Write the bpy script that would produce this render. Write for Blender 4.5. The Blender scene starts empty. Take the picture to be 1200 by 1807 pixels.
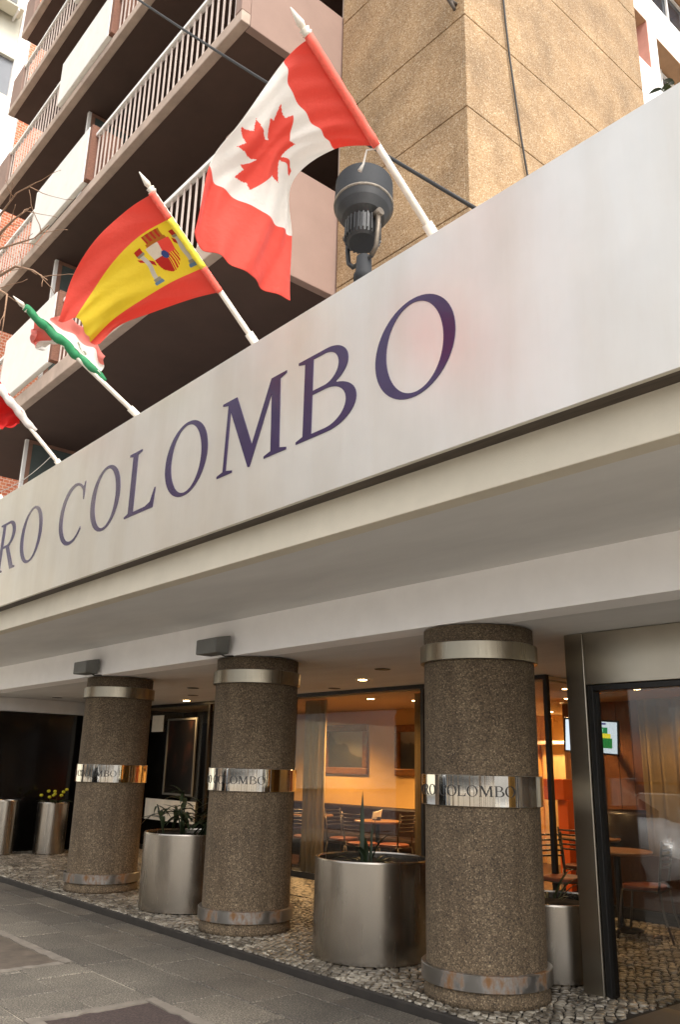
import bpy, bmesh, math, random
from mathutils import Vector, Matrix
random.seed(7)
S = bpy.context.scene
COL = S.collection
R_ = math.radians

# ------------------------------------------------------------------ camera
cam = bpy.data.cameras.new('camera')
camo = bpy.data.objects.new('camera', cam)
COL.objects.link(camo)
r, u, f = Vector((.65540397, .75493582, .02274958)), Vector((.20789307, -.20927767, .95550161)), Vector((-.72610337, .62151007, .29410735))
M = Matrix(((r.x, u.x, -f.x, 0), (r.y, u.y, -f.y, 0), (r.z, u.z, -f.z, 1.6), (0, 0, 0, 1)))
camo.matrix_world = M
cam.sensor_fit = 'VERTICAL'
cam.sensor_height = 36
cam.lens = 29.21
cam.clip_end = 2000
S.camera = camo

# ------------------------------------------------------------------ world, sun, exposure
SUN_EL, SUN_AZ = 50, 104      # azimuth: clockwise from +Y (north) towards +X
w = bpy.data.worlds.new('World')
S.world = w
w.use_nodes = True
nt = w.node_tree
for n in list(nt.nodes):
    nt.nodes.remove(n)
sky = nt.nodes.new('ShaderNodeTexSky')
sky.sky_type = 'NISHITA'
sky.sun_disc = False
sky.sun_elevation = R_(SUN_EL)
sky.sun_rotation = R_(SUN_AZ)
sky.dust_density = 4.0
sky.air_density = 1.0
sky.ozone_density = .6
hs = nt.nodes.new('ShaderNodeHueSaturation')       # hazy, nearly white overcast
hs.inputs['Saturation'].default_value = .22
bg = nt.nodes.new('ShaderNodeBackground')
bg.inputs['Strength'].default_value = .15
wo = nt.nodes.new('ShaderNodeOutputWorld')
nt.links.new(sky.outputs[0], hs.inputs['Color'])
nt.links.new(hs.outputs[0], bg.inputs['Color'])
nt.links.new(bg.outputs[0], wo.inputs['Surface'])

sun = bpy.data.lights.new('sun', 'SUN')
sun.energy = .7
sun.angle = R_(25)
sun.color = (1.0, .95, .87)
suno = bpy.data.objects.new('sun', sun)
COL.objects.link(suno)
d = Vector((math.sin(R_(SUN_AZ)) * math.cos(R_(SUN_EL)), math.cos(R_(SUN_AZ)) * math.cos(R_(SUN_EL)), math.sin(R_(SUN_EL))))
suno.rotation_euler = d.to_track_quat('Z', 'Y').to_euler()

S.view_settings.view_transform = 'Standard'
S.view_settings.look = 'None'
S.view_settings.exposure = 1.28
S.view_settings.gamma = 1
S.view_settings.use_curve_mapping = False
S.cycles.max_bounces = 10
S.cycles.transparent_max_bounces = 24
S.cycles.sample_clamp_indirect = 6

# ------------------------------------------------------------------ materials
def srgb(r, g, b):
    g_ = lambda c: (c / 255 / 12.92) if c / 255 <= .04045 else ((c / 255 + .055) / 1.055) ** 2.4
    return (g_(r), g_(g), g_(b), 1)

class N:
    def __init__(s, name):
        s.m = bpy.data.materials.new(name)
        s.m.use_nodes = True
        s.t = s.m.node_tree
        s.b = s.t.nodes['Principled BSDF']
        s.out = s.t.nodes['Material Output']
    def n(s, typ, **kw):
        o = s.t.nodes.new('ShaderNode' + typ)
        for k, v in kw.items():
            if k in o.inputs:
                o.inputs[k].default_value = v
            else:
                setattr(o, k, v)
        return o
    def l(s, a, b):
        s.t.links.new(a, b)
    def coord(s, scale=(1, 1, 1), kind='Object'):
        c = s.n('TexCoord')
        mp = s.n('Mapping')
        mp.inputs['Scale'].default_value = scale
        s.l(c.outputs[kind], mp.inputs[0])
        return mp.outputs[0]
    def ramp(s, src, stops):
        r = s.n('ValToRGB')
        e = r.color_ramp.elements
        while len(e) < len(stops):
            e.new(.5)
        for i, (p, c) in enumerate(stops):
            e[i].position = p
            e[i].color = c
        s.l(src, r.inputs[0])
        return r.outputs[0]
    def mix(s, fac, a, b, mode='MIX'):
        m = s.n('MixRGB', blend_type=mode)
        for i, x in ((0, fac), (1, a), (2, b)):
            if hasattr(x, 'links'):
                s.l(x, m.inputs[i])
            else:
                m.inputs[i].default_value = x
        return m.outputs[0]
    def bump(s, src, strength=.2, dist=.01):
        b = s.n('Bump')
        b.inputs['Strength'].default_value = strength
        b.inputs['Distance'].default_value = dist
        s.l(src, b.inputs['Height'])
        s.l(b.outputs[0], s.b.inputs['Normal'])

def c4(c, k=1.0):
    return (min(c[0] * k, 1), min(c[1] * k, 1), min(c[2] * k, 1), 1)

def plain(name, col, rough=.6, metal=0, var=.12, scale=4, bump=0, bscale=60, spec=.5, stretch=(1, 1, 1)):
    k = N(name)
    v = k.coord(stretch)
    nz = k.n('TexNoise', Scale=scale, Detail=6.0, Roughness=.6)
    k.l(v, nz.inputs['Vector'])
    c = k.ramp(nz.outputs[0], [(.3, c4(col, 1 - var)), (.7, c4(col, 1 + var))])
    k.l(c, k.b.inputs['Base Color'])
    k.b.inputs['Roughness'].default_value = rough
    k.b.inputs['Metallic'].default_value = metal
    k.b.inputs['Specular IOR Level'].default_value = spec
    if bump:
        n2 = k.n('TexNoise', Scale=bscale, Detail=4.0)
        k.l(v, n2.inputs['Vector'])
        k.bump(n2.outputs[0], bump, .005)
    return k.m

def aggregate(name, stops, scale, rough=.85, bump=.6, stain=None):
    """exposed aggregate concrete: every stone its own colour"""
    k = N(name)
    v = k.coord()
    vo = k.n('TexVoronoi', Scale=scale)
    vo.feature = 'F1'
    k.l(v, vo.inputs['Vector'])
    sx = k.n('SeparateColor')
    k.l(vo.outputs['Color'], sx.inputs[0])
    c = k.ramp(sx.outputs[0], stops)
    v2_ = k.n('TexVoronoi', Scale=scale * .46)       # sparse larger stones among the small ones
    k.l(v, v2_.inputs['Vector'])
    s2 = k.n('SeparateColor'); k.l(v2_.outputs['Color'], s2.inputs[0])
    pick = k.n('Math', operation='GREATER_THAN'); pick.inputs[1].default_value = .80
    k.l(s2.outputs[1], pick.inputs[0])
    near = k.n('Math', operation='LESS_THAN'); near.inputs[1].default_value = .42
    k.l(v2_.outputs['Distance'], near.inputs[0])
    both = k.n('Math', operation='MULTIPLY'); k.l(pick.outputs[0], both.inputs[0]); k.l(near.outputs[0], both.inputs[1])
    c = k.mix(both.outputs[0], c, k.ramp(s2.outputs[0], stops))
    dk = k.ramp(vo.outputs['Distance'], [(.35, (1, 1, 1, 1)), (.8, (.74, .7, .66, 1))])
    c = k.mix(1.0, c, dk, 'MULTIPLY')
    nz = k.n('TexNoise', Scale=1.7, Detail=5.0, Roughness=.65)
    k.l(v, nz.inputs['Vector'])
    big = k.ramp(nz.outputs[0], [(.3, (.66, .64, .62, 1)), (.7, (1.14, 1.11, 1.06, 1))])
    c = k.mix(1.0, c, big, 'MULTIPLY')
    if stain:   # dirt with a shape of its own: streaky noise
        v2 = k.coord((5, 5, .5))
        n2 = k.n('TexNoise', Scale=1.2, Detail=6.0, Roughness=.7)
        k.l(v2, n2.inputs['Vector'])
        st = k.ramp(n2.outputs[0], [(.45, (1, 1, 1, 1)), (.75, stain)])
        c = k.mix(1.0, c, st, 'MULTIPLY')
    k.l(c, k.b.inputs['Base Color'])
    k.b.inputs['Roughness'].default_value = rough
    k.bump(vo.outputs['Distance'], bump, .006)
    return k.m

def steel(name, col, rough, brush=(1, 1, 60), var=.12, bump=.05, big=0, rvar=.1, aniso=0, det=5.0):
    k = N(name)
    v = k.coord(brush)
    nz = k.n('TexNoise', Scale=6.0, Detail=det, Roughness=.6)
    k.l(v, nz.inputs['Vector'])
    v2 = k.coord()
    nb = k.n('TexNoise', Scale=1.1, Detail=4.0, Roughness=.6)
    k.l(v2, nb.inputs['Vector'])
    c = k.ramp(nb.outputs[0], [(.3, c4(col, 1 - var)), (.7, c4(col, 1 + var))])
    k.l(c, k.b.inputs['Base Color'])
    rr = k.n('MapRange')
    rr.inputs['To Min'].default_value = max(rough - rvar, .02)
    rr.inputs['To Max'].default_value = rough + rvar
    k.l(nz.outputs[0], rr.inputs[0])
    k.l(rr.outputs[0], k.b.inputs['Roughness'])
    k.b.inputs['Metallic'].default_value = 1
    k.b.inputs['Anisotropic'].default_value = aniso
    if bump == 0:
        return k.m
    if big:
        m = k.n('Math', operation='ADD')
        sc = k.n('Math', operation='MULTIPLY')
        sc.inputs[1].default_value = big
        k.l(nb.outputs[0], sc.inputs[0])
        k.l(sc.outputs[0], m.inputs[0])
        k.l(nz.outputs[0], m.inputs[1])
        k.bump(m.outputs[0], bump, .01)
    else:
        k.bump(nz.outputs[0], bump, .01)
    return k.m

def emit(name, col, s):
    k = N(name)
    k.b.inputs['Base Color'].default_value = (0.8, .8, .8, 1)
    k.b.inputs['Emission Color'].default_value = col
    k.b.inputs['Emission Strength'].default_value = s
    return k.m

def glassm(name, tint=(.93, .95, .94, 1), refl=1.0, rough=.0, base=.028):
    k = N(name)
    k.t.nodes.remove(k.b)
    tr = k.n('BsdfTransparent'); tr.inputs[0].default_value = tint
    gl = k.n('BsdfGlossy'); gl.inputs['Roughness'].default_value = rough
    gl.inputs['Color'].default_value = (refl, refl, refl, 1)
    lw = k.n('LayerWeight'); lw.inputs[0].default_value = .5
    pw = k.n('Math', operation='POWER'); pw.inputs[1].default_value = 4.6     # Schlick, same from both sides
    k.l(lw.outputs['Facing'], pw.inputs[0])
    ma = k.n('Math', operation='MULTIPLY_ADD'); ma.inputs[1].default_value = .9; ma.inputs[2].default_value = base
    k.l(pw.outputs[0], ma.inputs[0])
    mx = k.n('MixShader')
    k.l(ma.outputs[0], mx.inputs[0]); k.l(tr.outputs[0], mx.inputs[1]); k.l(gl.outputs[0], mx.inputs[2])
    k.l(mx.outputs[0], k.out.inputs[0])
    return k.m

def clothm(name, trans=.55):
    """flag cloth: printed colours live in the colour attribute, light comes through a little"""
    k = N(name)
    at = k.n('VertexColor'); at.layer_name = 'print'
    v = k.coord((90, 90, 90))
    nz = k.n('TexNoise', Scale=6.0, Detail=2.0)
    k.l(v, nz.inputs['Vector'])
    c = k.mix(.08, at.outputs[0], nz.outputs[1], 'OVERLAY')
    k.l(c, k.b.inputs['Base Color'])
    k.b.inputs['Roughness'].default_value = .75
    k.b.inputs['Sheen Weight'].default_value = .2
    vc = k.coord((1.0, 2.6, 2.6)); nc = k.n('TexNoise', Scale=5.0, Detail=7.0, Roughness=.62); k.l(vc, nc.inputs['Vector'])
    k.bump(nc.outputs[0], .5, .02)
    t = k.n('BsdfTranslucent')
    k.l(k.b.inputs['Normal'].links[0].from_socket, t.inputs['Normal'])
    k.l(c, t.inputs[0])
    mx = k.n('MixShader'); mx.inputs[0].default_value = trans
    k.l(k.b.outputs[0], mx.inputs[1]); k.l(t.outputs[0], mx.inputs[2])
    k.l(mx.outputs[0], k.out.inputs[0])
    return k.m

MT = {}
MT['column'] = aggregate('column_aggregate', [(0, srgb(70, 60, 49)), (.25, srgb(103, 90, 72)), (.65, srgb(121, 105, 84)), (.9, srgb(138, 121, 97)), (.985, srgb(170, 152, 126))], 126, bump=.28, stain=(.62, .58, .54, 1))
MT['tower'] = aggregate('tower_aggregate', [(0, srgb(144, 114, 78)), (.22, srgb(168, 138, 101)), (.6, srgb(180, 153, 119)), (.88, srgb(190, 165, 131)), (.98, srgb(212, 193, 165))], 96, bump=.14, stain=(.90, .87, .83, 1))
MT['joint'] = plain('dark_joint', srgb(86, 58, 36), .9)
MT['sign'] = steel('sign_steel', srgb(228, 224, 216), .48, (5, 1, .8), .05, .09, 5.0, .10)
MT['band'] = steel('polished_band', srgb(225, 222, 215), .05, (3.2, 3.2, .03), .04, .45, 0, .01, 0, 1.2)
MT['ring'] = steel('dull_ring_steel', srgb(148, 140, 124), .30, (14, 14, .4), .14, .015)
MT['ringlow'] = None
MT['planter'] = steel('brushed_planter_steel', srgb(176, 168, 156), .26, (7, 7, .25), .10, .0, 0, .05, .4)
MT['portal'] = steel('brushed_portal_steel', srgb(186, 178, 162), .34, (.6, .6, 20), .16, .02)
_k = MT['sign'].node_tree  # diagonal reflection streaks painted into the sign's base colour
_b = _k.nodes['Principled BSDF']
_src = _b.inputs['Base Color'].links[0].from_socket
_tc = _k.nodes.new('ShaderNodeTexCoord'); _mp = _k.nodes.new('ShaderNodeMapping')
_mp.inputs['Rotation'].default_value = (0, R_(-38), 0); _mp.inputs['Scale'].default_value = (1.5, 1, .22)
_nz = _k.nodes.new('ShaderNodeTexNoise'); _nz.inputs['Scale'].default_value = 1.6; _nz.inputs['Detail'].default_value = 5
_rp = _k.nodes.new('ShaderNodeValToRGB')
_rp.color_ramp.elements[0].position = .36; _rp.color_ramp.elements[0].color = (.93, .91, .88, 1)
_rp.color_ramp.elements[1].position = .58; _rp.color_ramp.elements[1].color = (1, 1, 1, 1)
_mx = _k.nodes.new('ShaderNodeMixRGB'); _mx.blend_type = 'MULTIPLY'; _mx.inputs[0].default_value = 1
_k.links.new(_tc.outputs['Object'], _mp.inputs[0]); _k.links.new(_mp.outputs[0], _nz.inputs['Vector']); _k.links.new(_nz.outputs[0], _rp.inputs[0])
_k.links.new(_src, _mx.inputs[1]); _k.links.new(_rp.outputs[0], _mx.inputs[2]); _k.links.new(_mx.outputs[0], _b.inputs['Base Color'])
MT['letter'] = plain('sign_letter_purple', srgb(58, 44, 78), .22, .15, .12, 2.5)
MT['letter_edge'] = plain('letter_return_pale', srgb(230, 228, 222), .3, .2)
MT['engrave'] = plain('dark_engraving', srgb(38, 34, 30), .5)
MT['beige'] = plain('canopy_fascia_beige', srgb(208, 199, 180), .85, var=.05, bump=.25, bscale=120)
MT['soffit'] = plain('canopy_soffit_plaster', srgb(214, 212, 208), .9, var=.07, scale=2, bump=.15, bscale=80, stretch=(.4, 1.5, 1))
MT['beam'] = plain('white_painted_beam', srgb(247, 244, 241), .85, var=.03, bump=.15, bscale=60)
MT['steeledge'] = plain('dark_gap_underside', srgb(72, 62, 52), .7, var=.35, scale=6, stretch=(.6, 6, 6))
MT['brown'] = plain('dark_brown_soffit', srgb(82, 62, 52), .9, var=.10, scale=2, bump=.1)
MT['slabedge'] = plain('balcony_edge_plaster', srgb(186, 164, 147), .9, var=.18, scale=3, bump=.2)
MT['sidepanel'] = plain('balcony_side_pinkish', srgb(152, 126, 113), .9, var=.06, scale=3, bump=.12)
MT['whitepanel'] = plain('balcony_white_parapet', srgb(240, 234, 224), .85, var=.05, scale=5, bump=.2, bscale=30)
MT['rail'] = plain('painted_rail', srgb(216, 197, 184), .6, var=.1, scale=6)
MT['railtop'] = plain('painted_top_rail', srgb(248, 243, 236), .5, var=.03)
MT['brownbrick'] = plain('brown_brick_return', srgb(128, 88, 70), .85, var=.25, scale=22, stretch=(1, 1, 3))
MT['frame'] = plain('door_frame_brown', srgb(150, 112, 92), .6)
MT['frost'] = plain('frosted_divider_glass', srgb(96, 104, 100), .25, var=.15, scale=2)
MT['brickm'] = None
MT['cream'] = plain('neighbour_cream', srgb(222, 216, 196), .85, var=.06, scale=1.5)
MT['greyband'] = plain('neighbour_grey', srgb(136, 138, 142), .8, var=.08, scale=1.5)
MT['whitewall'] = plain('white_wall', srgb(245, 240, 234), .85, var=.03)
MT['salmon'] = plain('salmon_reveal', srgb(214, 150, 132), .8)
MT['tanreveal'] = plain('tan_reveal', srgb(176, 138, 104), .8)
MT['black'] = plain('black_frame', srgb(22, 20, 18), .45)
MT['blackgloss'] = plain('black_polished_stone', srgb(16, 14, 13), .12, var=.2)
MT['lampgrey'] = plain('lamp_grey_paint', srgb(36, 37, 39), .75, var=.15, scale=8, bump=.1)
MT['lampdark'] = plain('lamp_dark_housing', srgb(40, 39, 38), .5, var=.2, scale=12)
MT['lamprim'] = plain('lamp_rim_flaking', srgb(120, 110, 96), .6, var=.5, scale=30)
MT['bracket'] = plain('galvanised_bracket', srgb(112, 101, 88), .5, .6, .25, 20)
MT['boxgrey'] = plain('fixture_box_grey', srgb(104, 104, 100), .5, var=.1)
MT['pole'] = plain('pole_white_paint', srgb(226, 216, 200), .5, var=.14, scale=14, stretch=(1, 1, 1))
MT['cable'] = plain('cable_black', srgb(34, 32, 30), .6)
MT['cord'] = plain('thin_cord_pale', srgb(220, 214, 204), .7)
MT['flag'] = clothm('flag_cloth')
MT['soil'] = plain('planter_soil', srgb(38, 30, 24), .95, var=.4, scale=20, bump=.8, bscale=40)
MT['leaf'] = plain('leaf_green', srgb(44, 56, 33), .42, var=.35, scale=9)
MT['leafy'] = plain('leaf_yellow', srgb(206, 196, 44), .5, var=.25, scale=9)
MT['bark'] = plain('bare_twig_bark', srgb(150, 118, 92), .8, var=.2, scale=30)
MT['paver'] = None
MT['mortar'] = plain('paving_mortar', srgb(166, 156, 140), .9, var=.15, scale=8)
MT['kerb'] = plain('platform_kerb_dark', srgb(48, 43, 38), .75, var=.25, scale=8, bump=.3)
MT['grout'] = plain('dark_grout', srgb(26, 23, 20), .85, var=.2, scale=20)
MT['concrete'] = plain('patch_concrete', srgb(112, 104, 94), .9, var=.18, scale=7, bump=.4)
MT['rust'] = plain('rusty_cover', srgb(86, 76, 66), .8, .1, .35, 5, bump=.3)
MT['coarse'] = plain('coarse_dark_fill', srgb(60, 48, 44), .95, var=.5, scale=60, bump=1.0, bscale=90)
MT['granite'] = plain('dark_granite', srgb(44, 40, 38), .5, var=.25, scale=40)
MT['roadbounce'] = plain('pale_bounce_concrete', srgb(154, 151, 146), .9, var=.15, scale=1.5, bump=.3)  # unseen road, made pale to bounce light under the canopy
MT['asphalt'] = plain('asphalt', srgb(82, 80, 78), .9, var=.2, scale=40, bump=.4)
MT['yellowwall'] = plain('cafe_wall_ochre', srgb(226, 178, 104), .8, var=.05, scale=3, bump=.1)
MT['ceil'] = plain('cafe_ceiling', srgb(226, 202, 166), .85, var=.04)
MT['tilefloor'] = plain('cafe_floor_dark', srgb(70, 46, 34), .35, var=.3, scale=6)
MT['wood'] = plain('reddish_wood', srgb(128, 80, 48), .4, var=.28, scale=3, stretch=(12, 12, 1))
MT['darkwood'] = plain('dark_wood', srgb(40, 28, 22), .35, var=.3, scale=3, stretch=(12, 12, 1))
MT['woodtop'] = plain('table_top_wood', srgb(140, 98, 62), .3, var=.15, scale=5)
MT['gold'] = plain('gilt_frame', srgb(150, 96, 44), .4, .35, .35, 16)
MT['seatred'] = plain('seat_red_brown', srgb(116, 60, 38), .5)
MT['chairmetal'] = plain('chair_frame_metal', srgb(92, 84, 76), .35, .7, .1)
MT['leather'] = plain('bench_dark_leather', srgb(42, 26, 22), .4, var=.2)
MT['paper'] = plain('napkin_paper', srgb(240, 232, 214), .8)
MT['curtain'] = plain('curtain_cloth', srgb(206, 176, 128), 1.0, var=.08, scale=6, spec=.1)
MT['orange'] = plain('orange_shade', srgb(226, 96, 28), .6)
MT['glass'] = glassm('window_glass', (.77, .77, .75, 1))
MT['glassr'] = glassm('portal_glass', (.84, .84, .82, 1), 1.0, 0, .05)
MT['opp'] = plain('opposite_facade', srgb(226, 216, 200), .85, var=.1, scale=.5)
MT['oppdark'] = plain('opposite_block_brown', srgb(120, 104, 88), .85, var=.1, scale=.4)
MT['oppglass'] = plain('opposite_window', srgb(50, 58, 66), .1)
MT['warmlamp'] = emit('lit_lamp', (1, .62, .26, 1), 30)
MT['carpaint'] = plain('car_silver', srgb(240, 240, 238), .25, .2, .03)
MT['carglass'] = plain('car_glass', srgb(24, 28, 32), .05)
MT['tyre'] = plain('tyre_rubber', srgb(26, 26, 26), .8)

def rust_ring():
    k = N('rusted_base_ring')
    v = k.coord((1.6, 1.6, .9))
    nz = k.n('TexNoise', Scale=2.6, Detail=8.0, Roughness=.7)
    k.l(v, nz.inputs['Vector'])
    c = k.ramp(nz.outputs[0], [(.52, srgb(150, 146, 140)), (.62, srgb(132, 96, 60)), (.75, srgb(96, 58, 32))])
    k.l(c, k.b.inputs['Base Color'])
    rr = k.ramp(nz.outputs[0], [(.5, (.3, .3, .3, 1)), (.62, (.8, .8, .8, 1))])
    k.l(rr, k.b.inputs['Roughness'])
    mm = k.ramp(nz.outputs[0], [(.5, (.9, .9, .9, 1)), (.62, (.1, .1, .1, 1))])
    k.l(mm, k.b.inputs['Metallic'])
    return k.m
MT['ringlow'] = rust_ring()

def brick_mat():
    k = N('far_red_brick')
    v = k.coord((1, 1, 1))
    sx = k.n('SeparateXYZ'); k.l(v, sx.inputs[0])
    cb = k.n('CombineXYZ')
    k.l(sx.outputs[1], cb.inputs[0]); k.l(sx.outputs[2], cb.inputs[1])
    b = k.n('TexBrick', Scale=4.0)
    b.inputs['Color1'].default_value = srgb(196, 104, 70)
    b.inputs['Color2'].default_value = srgb(214, 132, 94)
    b.inputs['Mortar'].default_value = srgb(226, 206, 184)
    b.inputs['Mortar Size'].default_value = .022
    b.inputs['Row Height'].default_value = .3
    k.l(cb.outputs[0], b.inputs['Vector'])
    k.l(b.outputs[0], k.b.inputs['Base Color'])
    k.b.inputs['Roughness'].default_value = .9
    return k.m
MT['brickm'] = brick_mat()

def paver_mat():
    k = N('granite_paving')
    v = k.coord()
    oi = k.n('ObjectInfo')
    vo = k.n('TexNoise', Scale=85.0, Detail=3.0, Roughness=.8)
    k.l(v, vo.inputs['Vector'])
    c = k.ramp(vo.outputs[0], [(.34, srgb(44, 42, 39)), (.5, srgb(94, 90, 84)), (.66, srgb(156, 149, 138))])
    g = k.n('TexCoord')
    ge = k.n('NewGeometry')
    nz = k.n('TexNoise', Scale=1.3, Detail=6.0, Roughness=.7)
    k.l(ge.outputs['Position'], nz.inputs['Vector'])
    d = k.ramp(nz.outputs[0], [(.32, (.66, .64, .62, 1)), (.68, (1.15, 1.12, 1.06, 1))])
    c = k.mix(1, c, d, 'MULTIPLY')
    rv = k.ramp(oi.outputs['Random'], [(0, (.74, .73, .72, 1)), (1, (1.12, 1.1, 1.06, 1))])
    c = k.mix(1, c, rv, 'MULTIPLY')
    k.l(c, k.b.inputs['Base Color'])
    k.b.inputs['Roughness'].default_value = .72
    k.bump(vo.outputs[0], .35, .004)
    return k.m
MT['paver'] = paver_mat()

def pebble_mat():
    k = N('cream_pebble')
    ge = k.n('NewGeometry')
    vo = k.n('TexVoronoi', Scale=13.0)
    k.l(ge.outputs['Position'], vo.inputs['Vector'])
    sx = k.n('SeparateColor'); k.l(vo.outputs['Color'], sx.inputs[0])
    c = k.ramp(sx.outputs[0], [(0, srgb(84, 76, 65)), (.5, srgb(130, 121, 107)), (1, srgb(184, 175, 159))])
    nz = k.n('TexNoise', Scale=2.2, Detail=5.0)
    k.l(ge.outputs['Position'], nz.inputs['Vector'])
    d = k.ramp(nz.outputs[0], [(.35, (.62, .6, .57, 1)), (.65, (1.05, 1.05, 1.03, 1))])
    c = k.mix(1, c, d, 'MULTIPLY')
    k.l(c, k.b.inputs['Base Color'])
    k.b.inputs['Roughness'].default_value = .38
    return k.m
MT['pebble'] = pebble_mat()

def pebble_far():
    k = N('far_pebble_floor')
    v = k.coord()
    vo = k.n('TexVoronoi', Scale=13.0)
    vo.feature = 'DISTANCE_TO_EDGE'
    k.l(v, vo.inputs['Vector'])
    c = k.ramp(vo.outputs['Distance'], [(.06, srgb(40, 36, 32)), (.14, srgb(176, 166, 150))])
    k.l(c, k.b.inputs['Base Color'])
    k.b.inputs['Roughness'].default_value = .45
    return k.m
MT['pebblefar'] = pebble_far()

# ------------------------------------------------------------------ mesh helpers
OFF = {}
def off(o):
    return OFF.get(o.name, Vector((0, 0, 0)))

class MB:
    def __init__(s):
        s.v = []; s.f = []; s.sm = []
    def add(s, vs, fs, smooth=False):
        b = len(s.v)
        s.v += [tuple(p) for p in vs]
        s.f += [tuple(i + b for i in q) for q in fs]
        s.sm += [smooth] * len(fs)
        return s
    def box(s, x0, x1, y0, y1, z0, z1):
        v = [(x0, y0, z0), (x1, y0, z0), (x1, y1, z0), (x0, y1, z0), (x0, y0, z1), (x1, y0, z1), (x1, y1, z1), (x0, y1, z1)]
        return s.add(v, [(0, 3, 2, 1), (4, 5, 6, 7), (0, 1, 5, 4), (1, 2, 6, 5), (2, 3, 7, 6), (3, 0, 4, 7)])
    def tube(s, pts, rad, n=8, caps=True):
        pts = [Vector(p) for p in pts]
        rs = rad if isinstance(rad, (list, tuple)) else [rad] * len(pts)
        vs = []; fs = []
        ref = None
        for i, p in enumerate(pts):
            t = (pts[min(i + 1, len(pts) - 1)] - pts[max(i - 1, 0)]).normalized()
            if ref is None:
                ref = Vector((0, 0, 1)) if abs(t.z) < .9 else Vector((1, 0, 0))
            a = (ref - t * ref.dot(t)).normalized(); b = t.cross(a); ref = a
            for k in range(n):
                an = 2 * math.pi * k / n
                vs.append(p + (a * math.cos(an) + b * math.sin(an)) * rs[i])
        for i in range(len(pts) - 1):
            for k in range(n):
                fs.append((i * n + k, i * n + (k + 1) % n, (i + 1) * n + (k + 1) % n, (i + 1) * n + k))
        s.add(vs, fs, True)
        if caps:
            b = len(s.v) - len(vs)
            s.f.append(tuple(b + k for k in range(n))[::-1]); s.sm.append(False)
            s.f.append(tuple(b + (len(pts) - 1) * n + k for k in range(n))); s.sm.append(False)
        return s
    def turned(s, prof, c=(0, 0, 0), n=48, mat=None):
        for a, b in zip(prof[:-1], prof[1:]):      # every band has its own edge: crisp profile, round section
            s.lathe([a, b], c, n, mat)
        return s
    def lathe(s, prof, c=(0, 0, 0), n=48, mat=None, smooth=True):
        """profile [(r,z)...] about a vertical axis through c; mat: optional 3x3/4x4 applied to points first"""
        vs = []; fs = []
        for (r_, z) in prof:
            for k in range(n):
                a = 2 * math.pi * k / n
                p = Vector((r_ * math.cos(a), r_ * math.sin(a), z))
                if mat is not None:
                    p = mat @ p
                vs.append(p + Vector(c))
        m = len(prof)
        for i in range(m - 1):
            for k in range(n):
                fs.append((i * n + k, i * n + (k + 1) % n, (i + 1) * n + (k + 1) % n, (i + 1) * n + k))
        return s.add(vs, fs, smooth)
    def disc(s, c, r_, n=24, mat=None, flip=False):
        vs = []
        for k in range(n):
            p = Vector((r_ * math.cos(2 * math.pi * k / n), r_ * math.sin(2 * math.pi * k / n), 0))
            if mat is not None: p = mat @ p
            vs.append(p + Vector(c))
        q = tuple(range(n))
        return s.add(vs, [q[::-1] if flip else q])
    def build(s, name, mat, parent=None, bevel=0, origin=None, segs=2):
        me = bpy.data.meshes.new(name)
        if parent is not None:
            o_ = off(parent)
        else:
            o_ = Vector(origin) if origin is not None else Vector((0, 0, 0))
        me.from_pydata([(p[0] - o_[0], p[1] - o_[1], p[2] - o_[2]) for p in s.v], [], s.f)
        me.polygons.foreach_set('use_smooth', s.sm)
        me.update()
        if mat is not None:
            me.materials.append(mat)
        o = bpy.data.objects.new(name, me)
        COL.objects.link(o)
        if parent is not None:
            o.parent = parent
        else:
            o.location = o_
        OFF[o.name] = o_
        if bevel:
            b = o.modifiers.new('bevel', 'BEVEL')
            b.width = bevel; b.segments = segs; b.limit_method = 'ANGLE'; b.angle_limit = R_(40)
        return o

def empty(name, loc):
    o = bpy.data.objects.new(name, None)
    o.empty_display_size = .1
    COL.objects.link(o)
    o.location = loc
    OFF[o.name] = Vector(loc)
    return o

def tag(o, label=None, cat=None, group=None, kind=None):
    if label: o['label'] = label
    if cat: o['category'] = cat
    if group: o['group'] = group
    if kind: o['kind'] = kind
    return o

def box(name, b, mat, parent=None, bevel=0, origin=None):
    return MB().box(*b).build(name, mat, parent, bevel, origin)

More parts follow.
